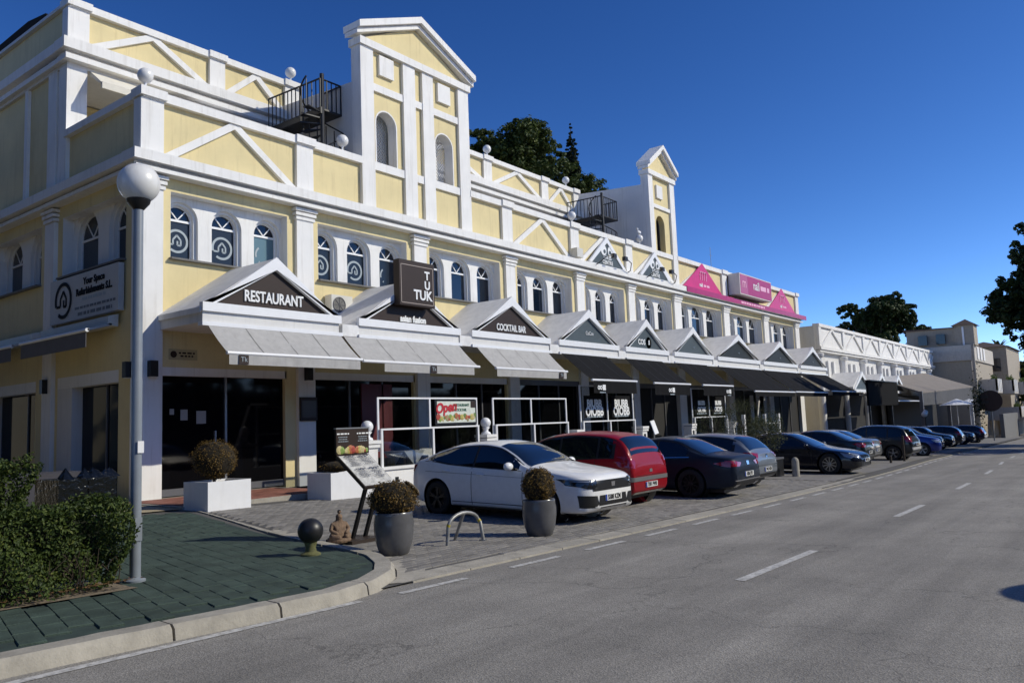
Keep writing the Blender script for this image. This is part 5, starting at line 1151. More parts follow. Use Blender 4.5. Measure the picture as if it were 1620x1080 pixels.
# 5 low dark sports saloon, nose to the road
PO = sp(4.95, 1.93, 1.4, r=.36, axles=(1.5, -1.42), paint=paint('midnight_blue_car_paint', (.007, .008, .016), .1, .25),
    top=[(2.47, .52), (2.43, .62), (2.25, .72), (1.9, .8), (1.4, .87), (1.0, .96), (.5, 1.18), (.0, 1.36), (-.4, 1.4), (-1., 1.35), (-1.6, 1.18), (-2.1, .98), (-2.3, .92), (-2.42, .84), (-2.47, .7)],
    belt=[(2.47, .5), (2.1, .7), (1.4, .84), (.8, .89), (-.5, .93), (-1.6, .98), (-2.47, .88)],
    wid=[(2.47, .6), (2.38, .78), (2.15, .92), (1.5, 1.0), (.3, .95), (-1.4, 1.0), (-2.0, .95), (-2.3, .86), (-2.47, .72)],
    bot=[(2.47, .28), (2.2, .18), (0, .18), (-1.9, .22), (-2.47, .4)],
    glass=(1.05, .05, -.9, -1.9), side=(.8, -1.55), bpil=[-.35], roofw=.66, spokes=10, rim=ALLOY, gaps=[(.9, .26, .88), (-.4, .26, .92)], handles=[-.15, -1.1],
    patches=[('headlamp', [(.5, .68), (.74, .74), (.84, .68), (.78, .58), (.6, .56)], 'x2', HEADL, 1, .008), ('headlamp', [(1.85, .76), (2.15, .7), (2.3, .62), (2.2, .56), (2.0, .62)], 'y2', HEADL, 1, .008), ('side_intake', [(.46, .45), (.82, .45), (.78, .3), (.5, .3)], 'x2', BLKP, 1, .006), ('lower_intake', [(-.4, .42), (.4, .42), (.4, .3), (-.4, .3)], 'x', BLKP, 1, .006)],
    plates=[(1, .48, '9027 LBR')])
car('parked_car', 'midnight blue sports saloon with round front and spoked wheels, nose to the road', PO, (29.5, 9.95, R(-90)))
# 6 saloon, two colours
def saloon(pm): return sp(4.7, 1.83, 1.44, r=.33, axles=(1.4, -1.38), paint=pm, chrome=False,
    top=[(2.35, .6), (2.3, .74), (2.1, .82), (1.5, .94), (1.1, 1.0), (.5, 1.26), (.05, 1.41), (-.4, 1.44), (-.9, 1.4), (-1.4, 1.21), (-1.75, 1.07), (-2.1, 1.04), (-2.25, 1.0), (-2.32, .88), (-2.35, .7)],
    belt=[(2.35, .58), (2.0, .78), (1.0, .92), (-.4, .95), (-1.6, 1.0), (-2.35, .95)], wid=[(2.35, .66), (2.25, .84), (2.0, .96), (1.5, 1.0), (0, .98), (-1.3, 1.0), (-2.0, .95), (-2.25, .88), (-2.35, .78)],
    bot=[(2.35, .3), (2.1, .2), (0, .19), (-1.9, .22), (-2.25, .28), (-2.35, .4)], glass=(1.1, .05, -.9, -1.7), side=(.88, -1.35), bpil=[-.28], roofw=.7, gaps=[(.9, .26, .92), (-.3, .26, .95)], handles=[-.1, -1.0],
    patches=[('tail_lamp', [(.45, .92), (.84, .97), (.85, .8), (.55, .8)], 'x2', REDL, -1, .008), ('tail_lamp', [(-1.9, .93), (-2.2, .95), (-2.3, .87), (-2.24, .8), (-2.1, .85)], 'y2', REDL, 1, .008), ('rear_diffuser', [(-.7, .38), (.7, .38), (.66, .26), (-.66, .26)], 'x', BLKP, -1, .006)], plates=[(-1, .58, '3381 GTV')])
car('parked_car', 'dark teal saloon parked tail to the road behind the midnight blue sports saloon', saloon(paint('dark_teal_car_paint', (.01, .017, .02), .1, .3)), (34.4, 10.9, R(90)))
car('parked_car', 'silver saloon just right of the dark teal one, only its tail showing', saloon(paint('silver_car_paint', (.3, .31, .32), .7, .3)), (37.3, 11.3, R(90)))
# 8 dark estate / small SUV
def suv(pm, tail=True, H=1.62): return sp(4.35, 1.8, H, r=.34, axles=(1.28, -1.32), paint=pm,
    top=[(2.17, .66), (2.12, .84), (1.95, .93), (1.4, 1.03), (1.05, 1.1), (.45, 1.44), (.0, H-.03), (-.5, H), (-1.4, H-.04), (-1.75, H-.15), (-1.95, 1.2), (-2.06, 1.0), (-2.13, .9), (-2.17, .75)],
    belt=[(2.17, .62), (1.8, .86), (.9, 1.0), (-.4, 1.02), (-1.5, 1.05), (-2.17, 1.0)], wid=[(2.17, .7), (2.05, .86), (1.8, .97), (1.3, 1.0), (0, .98), (-1.3, 1.0), (-1.8, .98), (-2.0, .93), (-2.12, .88), (-2.17, .8)],
    bot=[(2.17, .34), (1.95, .24), (0, .24), (-1.7, .26), (-2.05, .32), (-2.17, .44)], glass=(1.1, .1, -1.65, -2.0), side=(.93, -1.72), bpil=[-.15, -1.1], roofw=.76, gaps=[(.92, .3, 1.0), (-.2, .3, 1.0)], handles=[-.0, -.9],
    patches=[('tail_lamp', [(.56, 1.1), (.84, 1.16), (.86, .86), (.68, .86)], 'x2', REDL, -1, .008), ('tail_lamp', [(-1.85, 1.14), (-2.03, 1.08), (-2.1, .86), (-1.95, .9)], 'y2', REDL, 1, .008), ('bumper_strip', [(-.78, .62), (.78, .62), (.76, .5), (-.76, .5)], 'x', M('silver_bumper', (.4, .4, .4), .35), -1, .012), ('headlamp', [(.5, .8), (.84, .86), (.84, .72), (.6, .7)], 'x2', HEADL, 1, .008), ('headlamp', [(1.7, .88), (2.0, .84), (2.08, .74), (1.8, .76)], 'y2', HEADL, 1, .008), ('grille', [(-.4, .78), (.4, .78), (.36, .6), (-.36, .6)], 'x', BLKP, 1, .006)], plates=[(-1, .74, '6610 DSC'), (1, .52, '6610 DSC')])
car('parked_car', 'dark grey estate car with silver rear bumper, last car before the blue ones', suv(paint('charcoal_car_paint', (.016, .018, .018), .1, .3)), (41.6, 10.4, R(88)))
car('parked_car', 'bright blue hatchback facing the road in the tree shade with a glinting headlamp', suv(paint('blue_car_paint', (.012, .03, .2), .4, .25), H=1.5), (47.2, 10.4, R(-80)))
car('parked_car', 'navy blue car behind the bright blue hatchback', suv(paint('navy_car_paint', (.008, .014, .06), .4, .25), H=1.52), (52.5, 11.2, R(-84)))
for x, y, a, l, c in ((58.5, 11.6, -88, 'black car in the tree shade next to the navy one', (.008, .008, .01)), (65, 12.0, 92, 'dark grey car in the tree shade, third from the right edge', (.03, .03, .034)), (72, 12.3, -88, 'dark slate car in the tree shade, second from the right edge', (.02, .024, .03)), (79, 12.4, 90, 'dark violet blue car at the right picture edge', (.016, .016, .04))):
    car('parked_car', l, suv(paint('far_car_paint_%d' % int(x), c, .4, .25), H=1.5), (x, y, R(a)))
# ================================================================== STREET FURNITURE AND PLANTS
def zpv(x, y): return zg(x, y)+hp(y)+.004
# street lamp with opal globe
px_, py_ = 4.53, 8.78; zb = zpv(px_, py_)
t = thing('street_lamp', 'tall grey street lamp with a large white globe beside the hedge', 'street lamp', (px_, py_, zb))
o = MB(); o.lathe([(.11, 0), (.11, .02), (.058, .05), (.057, 2.2), (.054, 2.22), (.052, 4.28), (.05, 4.3)], (px_, py_, zb), 18); o.build('pole', POLE, t, True)
o = MB(); o.lathe([(.055, 4.2), (.12, 4.28), (.13, 4.32), (.09, 4.34)], (px_, py_, 0), 20); o.build('collar', IRON, t, True)
o = MB(); o.ball((px_, py_, 4.51), .229, 36, 24); o.build('globe', GLOBE, t, 'all')
o = MB(); o.box(px_-.02, py_-.071, 1.45, px_+.05, py_-.064, 1.58); o.build('sticker', WPAINT, t)
o = MB(); o.box(px_-.04, py_-.068, .5, px_+.04, py_-.06, .75); o.build('access_door', POLE, t)
# ball bollard
bx, by = 6.79, 8.65; z = zpv(bx, by)
t = thing('ball_bollard', 'black ball bollard on a greenish neck at the pavement corner', 'bollard', (bx, by, z))
o = MB(); o.ball((bx, by, z+.31), .165, 28, 18); o.build('ball', M('worn_black_iron', (.014, .014, .015), .42, var=.3, vs_=12), t, 'all')
o = MB(); o.lathe([(.13, 0), (.13, .02), (.075, .05), (.065, .1), (.085, .17)], (bx, by, z), 18); o.build('neck', M('lichen_iron', (.12, .12, .045), .75, var=.35, vs_=25), t, True)
# menu stand with slanted board
t = thing('menu_lectern', 'restaurant menu stand with upright brown board and slanted menu sheet', 'menu stand', (8.45, 9.45, zg(8.45, 9.45)))
z0 = zg(8.4, 9.4)+.03
o = MB(); o.box(8.1, 9.35, z0, 8.7, 9.95, z0+.05); o.build('base_plate', DBROWN, t)
for x in (8.37, 8.62): o = MB(); o.bar((x, 9.65, z0+.04), (x-.0, 9.3, .82), .05, .05); o.build('leg', IRON, t)
o = MB(); A, B_, C_, D_ = (8.22, 9.18, .76), (8.86, 9.18, .77), (8.79, 9.72, 1.23), (8.14, 9.72, 1.235); o.prism([A, B_, C_, D_], (0, -.0, 0), (0, .03, -.04)); o.build('slanted_board', DBROWN, t)
PRINTM = M('menu_paper', (.55, .54, .5), .35, var=.35, vs_=14)
o = MB(); e = Vector((0, -.025, .02)); o.poly([Vector(p)+e*.2 for p in ((8.235, 9.195, .775), (8.845, 9.195, .785), (8.775, 9.7, 1.215), (8.155, 9.7, 1.22))]); sheet_ = o.build('menu_sheet', PRINTM, t, fix=False)
sv = Vector((8.15-8.22, 9.72-9.18, 1.235-.76)).normalized()
def onb(u, v): return Vector(A)+(Vector(B_)-Vector(A))*u+(Vector(D_)-Vector(A))*v+Vector((0, -.018, .02))
for u, v, n_ in ((.3, .9, 6), (.72, .88, 5), (.3, .5, 5), (.72, .5, 6)): greek(onb(u, v), Vector(B_)-Vector(A), sv, [(.9, .022)]+[(rnd.uniform(.6, 1), .012) for _ in range(n_)], .22, .034, GREYM, t, .001)
o = MB(); o.box(8.14, 9.72, 1.24, 8.8, 9.76, 1.64); o.build('upright_board', BROWN, t)
yb = 9.716
o = MB(); o.box(8.13, 9.712, 1.635, 8.81, 9.765, 1.655); o.build('board_edge', STEEL, t)
for x in (8.27, 8.67):
    greek((x, yb, 1.55), (1, 0, 0), (0, 0, 1), [(1, .022)], .24, .04, LETTER, t, .002); greek((x, yb, 1.505), (1, 0, 0), (0, 0, 1), [(.8, .012), (.7, .012), (.85, .012)], .24, .034, LETGREY, t, .002)
for k in range(16):
    x = 8.2+k*.036; hgt = .03+.05*abs(math.cos(k*.55))+.02*rnd.random(); o = MB(); o.lathe([(hgt*.75, 0), (hgt*.4, -.008)], (x, yb-.001*k*.3, 1.27+hgt*.5), 9, 'y'); o.build('food_print', M('food%d_print' % ((3, 1, 1, 3, 3, 2, 5, 0, 0, 5, 5, 2, 3, 3, 0, 1)[k]), foods[(3, 1, 1, 3, 3, 2, 5, 0, 0, 5, 5, 2, 3, 3, 0, 1)[k]], .6, var=.3, vs_=30), t)
# small seated statue beside the stand: one continuous skinned figure
def skin(name, joints, edges, mat, parent, sub=2):
    me = bpy.data.meshes.new(name); me.from_pydata([j[:3] for j in joints], edges, []); o = bpy.data.objects.new(name, me); COL.objects.link(o)
    me.materials.append(mat); md = o.modifiers.new('skin', 'SKIN')
    for i, j in enumerate(joints): me.skin_vertices[0].data[i].radius = (j[3], j[3] if len(j) < 5 else j[4]); me.skin_vertices[0].data[i].use_root = (i == 0)
    s_ = o.modifiers.new('sub', 'SUBSURF'); s_.levels = sub; s_.render_levels = sub
    bpy.context.view_layer.update(); dg = bpy.context.evaluated_depsgraph_get(); m2 = bpy.data.meshes.new_from_object(o.evaluated_get(dg)); bpy.data.objects.remove(o)
    m2.polygons.foreach_set('use_smooth', [True]*len(m2.polygons)); m2.name = name
    if not m2.materials: m2.materials.append(mat)
    return link(name, m2, parent)
SAND = M('brown_sandstone', (.19, .125, .08), .85, var=.3, vs_=14, bump=.5, bs=50)
sx, sy = 8.08, 9.62; sz = zg(sx, sy)+.085
t = thing('seated_statue', 'small brown stone statue of a seated figure at the foot of the menu stand', 'statue', (sx, sy, sz))
J = [(0, 0, .06, .1, .09), (0, .0, .15, .085, .07), (0, 0, .23, .1, .06), (0, 0, .285, .035), (0, -.01, .34, .062, .066), (0, -.01, .39, .03), (-.11, 0, .23, .035), (-.15, -.02, .15, .033), (-.06, -.1, .09, .028), (.11, 0, .23, .035), (.15, -.02, .15, .033), (.06, -.1, .09, .028), (-.16, -.04, .05, .06), (-.03, -.15, .04, .04), (.16, -.04, .05, .06), (.03, -.14, .045, .04)]
E_ = [(0, 1), (1, 2), (2, 3), (3, 4), (4, 5), (2, 6), (6, 7), (7, 8), (2, 9), (9, 10), (10, 11), (0, 12), (12, 13), (0, 14), (14, 15)]
J = [(sx+a*math.cos(R(-12))-b*math.sin(R(-12)), sy+a*math.sin(R(-12))+b*math.cos(R(-12)), sz+c, *r_) for a, b, c, *r_ in J]
skin('figure', J, E_, SAND, t)
o = MB(); o.lathe([(.17, -.03), (.18, 0), (.17, .03), (.14, .035)], (sx, sy, sz), 18); o.build('plinth', SAND, t)
o = MB(); o.ball((sx, sy-.01, sz+.415), .03, 10, 8); o.build('topknot', SAND, t, 'all')
# bicycle hoop
HOOP = M('taped_steel_hoop', (.3, .3, .29), .45, metal=.4, var=.3, vs_=7); TAPE = M('yellow_tape', (.45, .36, .03), .5, var=.3, vs_=20)
t = thing('bicycle_hoop', 'low bent steel bicycle hoop with yellow tape between the two grey pots', 'bike rack', (9.15, 8.1, zg(9.15, 8.1)))
z0 = zg(9.1, 8.1)+.02; P = [(8.81, 8.1, z0), (8.84, 8.1, z0+.28)]+[(8.84+.0+(.34*(1-math.cos(a))), 8.09, z0+.28+.17*math.sin(a)) for a in frange(0.2, math.pi-.2, .3)]+[(9.52, 8.06, z0+.28), (9.56, 8.04, z0)]
o = MB(); o.tube(P, .027, 10); o.build('hoop', HOOP, t, True)
o = MB(); o.tube([(9.18, 8.09, z0+.44), (9.3, 8.4, z0)], .024, 8); o.build('strut', HOOP, t, True)
for p, q in ((P[1], P[2]), (P[-2], P[-3])):
    o = MB(); o.tube([p, q], .0285, 10); o.build('tape', TAPE, t, True)
for p in ((8.81, 8.1), (9.56, 8.04), (9.3, 8.4)): o = MB(); o.lathe([(.06, 0), (.06, .012)], (p[0], p[1], z0), 12); o.build('foot_plate', STEEL, t)
# foliage
def leafmat(name, c1, c2, c3=None):
    m = M(name, c1, .6, spec=.35); nt = m.node_tree; N = nt.nodes; L = nt.links; b = N['Principled BSDF']
    g = N.new('ShaderNodeNewGeometry'); cr = N.new('ShaderNodeValToRGB'); cr.color_ramp.elements[0].color = (*c1, 1); cr.color_ramp.elements[1].color = (*c2, 1)
    if c3: e = cr.color_ramp.elements.new(.85); e.color = (*c2, 1); cr.color_ramp.elements[2].color = (*c3, 1)
    L.new(g.outputs['Random Per Island'], cr.inputs[0]); L.new(cr.outputs[0], b.inputs['Base Color'])
    b.inputs['Subsurface Weight'].default_value = 0
    tr = N.new('ShaderNodeBsdfTranslucent'); mx = N.new('ShaderNodeMixShader'); mx.inputs[0].default_value = .22; L.new(cr.outputs[0], tr.inputs[0]); L.new(b.outputs[0], mx.inputs[1]); L.new(tr.outputs[0], mx.inputs[2]); L.new(mx.outputs[0], N['Material Output'].inputs[0]); return m
def leaf(mb, p, n, size, asp=.5):
    """one leaf: two triangles bent along the rib"""
    n = n.normalized(); a = n.cross(Vector((rnd.uniform(-1, 1), rnd.uniform(-1, 1), rnd.uniform(-1, 1)))); 
    if a.length < 1e-3: a = n.orthogonal()
    a.normalize(); b = n.cross(a); s_ = size*rnd.uniform(.7, 1.3); o = len(mb.v)
    mb.v += [tuple(p-a*s_*.5), tuple(p+b*s_*asp*.5+n*s_*.1), tuple(p+a*s_*.5), tuple(p-b*s_*asp*.5+n*s_*.1)]; mb.f += [(o, o+1, o+2, o+3)]
def rdir():
    z = rnd.uniform(-1, 1); a = rnd.uniform(0, 2*math.pi); q = math.sqrt(1-z*z); return Vector((q*math.cos(a), q*math.sin(a), z))
HEDGE = leafmat('hedge_leaf', (.018, .037, .007), (.07, .105, .016), (.12, .14, .03)); TWIG = M('brown_twig', (.07, .05, .035), .9)
BALLL = leafmat('brown_clipped_leaf', (.05, .034, .008), (.22, .13, .028), (.3, .19, .045)); BALLC = M('shrub_core', (.018, .013, .006), 1.)
OLIVE = leafmat('olive_leaf', (.045, .055, .022), (.13, .14, .065)); TREEL = leafmat('dark_tree_leaf', (.016, .032, .008), (.06, .088, .02)); PINEL = leafmat('pine_needle', (.02, .042, .008), (.085, .11, .02)); CYPL = leafmat('cypress_leaf', (.008, .017, .007), (.025, .04, .014))
BARK = M('bark', (.055, .042, .03), .9, var=.3, vs_=10, bump=.5, bs=25)
def hedge_box(mb, core, x0, y0, z0, x1, y1, z1, dens, size=.042):
    core.box(x0+.2, y0+.2, z0+.1, x1-.2, y1-.2, z1-.16)
    fa = [((x0, y0, z0), (x1-x0, 0, 0), (0, 0, z1-z0), (0, -1, 0)), ((x0, y1, z0), (x1-x0, 0, 0), (0, 0, z1-z0), (0, 1, 0)), ((x1, y0, z0), (0, y1-y0, 0), (0, 0, z1-z0), (1, 0, 0)), ((x0, y0, z0), (0, y1-y0, 0), (0, 0, z1-z0), (-1, 0, 0)), ((x0, y0, z1), (x1-x0, 0, 0), (0, y1-y0, 0), (0, 0, 1))]
    for o_, u, v, n in fa:
        o_, u, v, n = map(Vector, (o_, u, v, n)); k = int(u.length*v.length*dens)
        for _ in range(k):
            p = o_+u*rnd.random()+v*rnd.random()
            lump = .07*math.sin(p.x*4.1+p.z*3)+.06*math.sin(p.y*5.3+p.z*6.7+p.x*2)+.05*math.sin(p.x*11+p.y*9+p.z*8)
            zrel = (p.z-z0)/(z1-z0)
            if zrel < .16 and rnd.random() > .4+zrel*3.: continue
            p = p+n*(lump-.09*rnd.random()**.7+.02); leaf(mb, p, n+rdir()*.9, size, .55)
t = thing('hedge', 'clipped green hedge in an L shape behind the pavement at the left', 'hedge', (1.5, 8.8, .1))
hm, hc = MB(), MB()
hedge_box(hm, hc, 2.9, 8.42, .12, 4.27, 9.1, .96, 4200); hedge_box(hm, hc, .2, 8.46, .12, 3.0, 9.2, 1.36, 3600); hedge_box(hm, hc, 2.3, 9.1, .12, 3.62, 10.6, 1.4, 3000)
o = hm.build('foliage', HEDGE, t, fix=False); hc.build('core', M('hedge_core', (.006, .009, .003), 1.), t)
st = MB()
for k in range(150):
    x = rnd.uniform(.3, 4.25); y = 8.42+rnd.random()*.12; h = rnd.uniform(.15, .42); st.tube([(x, y+.08, .12), (x+rnd.uniform(-.08, .08), y+.02, .12+h*.6), (x+rnd.uniform(-.12, .12), y-.03, .12+h)], .006, 4, .003)
st.build('stems', TWIG, t, fix=False)
fl = MB()
for k in range(420): p = Vector((rnd.uniform(0, 4.4), 8.36+abs(rnd.gauss(0, .09))-.02, .165)); p.z = (.16 if p.y > 8.34 else zpv(p.x, p.y))+.004; leaf(fl, p, Vector((0, 0, 1))+rdir()*.3, .05, .5)
stuff(fl.build('fallen_leaves', M('dry_leaf', (.15, .08, .03), .8), None, fix=False)); bpy.data.objects['fallen_leaves']['kind'] = 'stuff'
# black plastic covered crates behind the hedge
t = thing('covered_crate', 'stack wrapped in shiny black plastic behind the hedge', 'crate', (5.0, 11, 0)); BAG = M('black_plastic_film', (.006, .007, .007), .16, bump=1., bs=14)
for x0, x1 in ((4.62, 4.98), (5.0, 5.36)):
    mb = MB(); mb.box(x0, 10.9, .05, x1, 11.6, 1.12); o = mb.build('wrapping', BAG, t)
for k in range(9): o = MB(); x = rnd.uniform(4.65, 5.3); o.prism([(x, 10.92, 1.1), (x+.14, 10.95, 1.12), (x+.1, 11.1, 1.2+rnd.random()*.06), (x-.02, 11.05, 1.13)], (0, 0, 0), (0, .02, .01)); o.build('fold', BAG, t)
o = MB(); o.box(4.6, 10.87, .62, 5.38, 10.9, .65); o.build('strap', GREYM, t)
# white planters with clipped balls
def topiary(cx, cy, cz, rx, rz, label, n=5200, size=.035, light=None):
    t = thing('clipped_shrub', label, 'shrub', (cx, cy, cz-rz), 'clipped brownish shrubs in the planters'); core = MB(); core.ball((cx, cy, cz), rx*.86, 20, 14, (1, 1, rz/rx)); core.build('core', BALLC, t, 'all')
    mb = MB()
    for _ in range(n):
        d = rdir(); q = 1+.05*math.sin(d.x*7+d.z*5)+.04*math.sin(d.y*9+d.x*4)
        p = Vector((cx+d.x*rx*q, cy+d.y*rx*q, cz+d.z*rz*q))-d*rnd.random()**.6*.1*rx*2; leaf(mb, p, d+rdir()*.85, size, .5)
    mb.build('foliage', BALLL, t, fix=False)
    if light:  # paler leaves scattered towards one side
        mb = MB()
        for _ in range(700):
            d = (Vector((.75, -.35, .5))+rdir()*.42).normalized(); p = Vector((cx+d.x*rx, cy+d.y*rx, cz+d.z*rz))*1; leaf(mb, p, d+rdir()*.6, size*1.1, .5)
        mb.build('pale_tips', leafmat('pale_leaf', (.3, .22, .12), (.5, .42, .3)), t, fix=False)
    st = MB(); st.tube([(cx, cy, cz-rz-.12), (cx, cy, cz)], .035, 8); st.build('stem', BARK, t); return t
def planter(x, y, w, d, h, a, label):
    t = thing('planter', label, 'planter', (x, y, 0), 'white box planters on the terrace edge'); ca, sa = math.cos(a), math.sin(a); z0 = zg(x, y)-.02
    def P(u, v): return (x+u*ca-v*sa, y+u*sa+v*ca)
    mb = MB(); o_ = [(-w/2, -d/2), (w/2, -d/2), (w/2, d/2), (-w/2, d/2)]; i_ = [(-w/2+.05, -d/2+.05), (w/2-.05, -d/2+.05), (w/2-.05, d/2-.05), (-w/2+.05, d/2-.05)]
    mb.v = [(*P(*q), z0) for q in o_]+[(*P(*q), z0+h) for q in o_]+[(*P(*q), z0+h) for q in i_]+[(*P(*q), z0+h-.07) for q in i_]
    mb.f = [(k, (k+1) % 4, 4+(k+1) % 4, 4+k) for k in range(4)]+[(4+k, 4+(k+1) % 4, 8+(k+1) % 4, 8+k) for k in range(4)]+[(8+k, 8+(k+1) % 4, 12+(k+1) % 4, 12+k) for k in range(4)]
    mb.build('box', M('white_render', (.76, .76, .76), .6, var=.04, dirt=((.5, .48, .45), .2)), t); s_ = MB(); s_.poly([(*P(*q), z0+h-.069) for q in i_]); s_.build('soil', EARTH, t, fix=False)
    return z0+h
zt = planter(10.2, 16.2, 1.08, .9, .66, R(2), 'white box planter left of the entrance, on the green pavement edge')
topiary(10.15, 16.25, zt+.46, .52, .46, 'large round brown clipped shrub in the left white planter')
zt = planter(13.75, 16.05, 1.75, .9, .7, R(0), 'white box planter right of the entrance behind the menu stand')
o_ = topiary(13.5, 16.1, zt+.12, .45, .16, 'sparse low shrub in the right white planter', 900)
def pot(x, y, label, shrub, rx, rz, light=None, dz=0):
    t = thing('plant_pot', label, 'pot', (x, y, zg(x, y)), 'round grey glazed pots by the kerb'); z0 = zg(x, y)+.02
    o = MB(); o.lathe([(.17, 0), (.2, .02), (.245, .15), (.272, .32), (.274, .44), (.258, .53), (.262, .555), (.25, .575), (.232, .57), (.228, .5), (1e-5, .49)], (x, y, z0), 36); o.build('pot', M('grey_glaze', (.1, .1, .105), .25, var=.15, vs_=5, dirt=((.08, .08, .08), .4)), t, True)
    topiary(x, y, z0+.57+rz*.72+dz, rx, rz, shrub, 3600, .034, light)
pot(7.85, 8.2, 'round grey glazed pot left of the bicycle hoop', 'squat brown shrub with pale tips in the left grey pot', .36, .26, True)
pot(10.5, 7.65, 'round grey glazed pot right of the bicycle hoop in front of the white car', 'upright brown shrub in the right grey pot', .28, .3)
# potted olive between cars and small bollard
def olive(x, y, z0, h, r, label, group, n=2600):
    t = thing('olive_tree', label, 'tree', (x, y, z0), group); o = MB(); o.tube([(x, y, z0), (x+.03, y, z0+h*.3), (x-.02, y+.03, z0+h*.55)], .04, 8, .025); o.build('trunk', BARK, t)
    mb, br = MB(), MB(); C = []
    for k in range(16):
        d = rdir(); c = Vector((x+d.x*r*.75, y+d.y*r*.75, z0+h*.66+d.z*h*.3)); C.append(c); br.tube([(x, y, z0+h*.5), ((x+c.x)/2, (y+c.y)/2, (z0+h*.5+c.z)/2+.05), c], .012, 4, .005)
    for _ in range(n): c = rnd.choice(C); d = rdir(); p = c+d*rnd.random()**.5*r*.42; leaf(mb, p, d+rdir(), .075, .3)
    br.build('branches', BARK, t, fix=False); mb.build('crown', OLIVE, t, fix=False)
x, y = 26.75, 9.9; z0 = zg(x, y)
t = thing('planter', 'square black planter between the silver hatchback and the sports saloon', 'planter', (x, y, z0)); o = MB(); o.prism([(x-.38, y-.38, 0), (x+.38, y-.38, 0), (x+.38, y+.38, 0), (x-.38, y+.38, 0)], (0, 0, z0), (0, 0, z0+.62)); o.build('box', BLKP, t); o = MB(); o.box(x-.4, y-.4, z0+.58, x+.4, y+.4, z0+.64); o.build('rim', GREYM, t)
olive(x, y, z0+.6, 1.35, .7, 'small olive tree in the square black planter between parked cars', 'small olive trees along the terrace')
for x, y, l, h in ((33.8, 14.8, 'bushy olive tree behind the sports saloon', 2.4), (37.6, 15.0, 'bushy olive tree behind the silver saloon', 2.6), (41.0, 15.2, 'bushy olive tree left of the dark estate car', 2.3)): olive(x, y, zg(x, y)+.2, h, 1.1, l, 'small olive trees along the terrace', 2200); o = MB(); o.lathe([(.25, 0), (.32, .4), (.3, .42)], (x, y, zg(x, y)), 14); tag(o.build('plant_pot', GREYM, None, True), 'dark round pot under the '+l, 'pot')
x, y = 26.9, 9.05; z0 = zg(x, y); t = thing('bollard', 'short grey concrete bollard beside the black planter', 'bollard', (x, y, z0)); o = MB(); o.lathe([(.12, 0), (.12, .52), (.1, .6), (.05, .65), (1e-5, .66)], (x, y, z0), 14); o.build('post', CONC, t, True); o = MB(); o.lathe([(.15, 0), (.15, .03)], (x, y, z0), 14); o.build('base', CONC, t)
for x, y, h, l in ((40.0, 8.5, 1.15, 'thin brown wooden post at the tail of the dark estate car'), (37.9, 8.6, .3, 'short dark stump post behind the silver saloon tail')):
    z0 = zg(x, y); t = thing('post', l, 'post', (x, y, z0)); o = MB(); o.lathe([(.05, 0), (.05, h), (.03, h+.03)], (x, y, z0), 10); o.build('shaft', BARK, t); o = MB(); o.lathe([(.09, 0), (.09, .03)], (x, y, z0), 10); o.build('foot', STEEL, t)
# dark cloth covered table in the shaded side street
t = thing('covered_table', 'long outdoor table under a dark violet grey cover in the shaded side street', 'table', (6.6, 17.5, .1)); CV = M('dark_violet_cover', (.05, .047, .055), .85, var=.15)
o = MB(); o.prism([(5.6, 16.9, 0), (7.75, 16.9, 0), (7.75, 18.1, 0), (5.6, 18.1, 0)], (0, 0, .92), (0, 0, 1.0)); o.build('cover_top', CV, t); o = MB(); o.prism([(5.58, 16.88, 0), (7.77, 16.88, 0), (7.77, 18.12, 0), (5.58, 18.12, 0)], (0, 0, .3), (0, 0, .93)); o.build('cover_side', CV, t)
for x in (5.8, 7.5):
    for y in (17.1, 17.9): o = MB(); o.box(x, y, .02, x+.08, y+.08, .35); o.build('leg', IRON, t)
# ================================================================== SECOND (WHITE) ARCADE
B2X = [64.6, 71.2, 77.6, 83.6, 89.4, 95.4, 101.8, 107.4, 113.4]; Y2 = 19.15
b2 = thing('white_arcade', 'lower white shopping arcade continuing beyond the yellow building', 'building', (64.6, Y2, -1.3))
def p2(n, mb, m=GREYW, par=None): return mb.build(n, m, par or b2)
o = MB(); o.box(64.4, Y2+.3, -2, 113.6, 33, 8.45); p2('core', o, GREYW)
o = MB(); o.box(64.35, Y2-.2, 6.55, 113.8, Y2+.3, 6.8); p2('cornice', o, WHITE); o = MB(); o.box(64.4, Y2-.1, 6.38, 113.7, Y2+.3, 6.5); p2('cornice_strip', o, WHITE)
o = MB(); o.box(64.4, Y2, 6.8, 113.5, Y2+.3, 8.35); p2('parapet', o, WHITE); o = MB(); o.box(64.3, Y2-.16, 8.35, 113.6, Y2+.35, 8.6); p2('parapet_cap', o, WHITE)
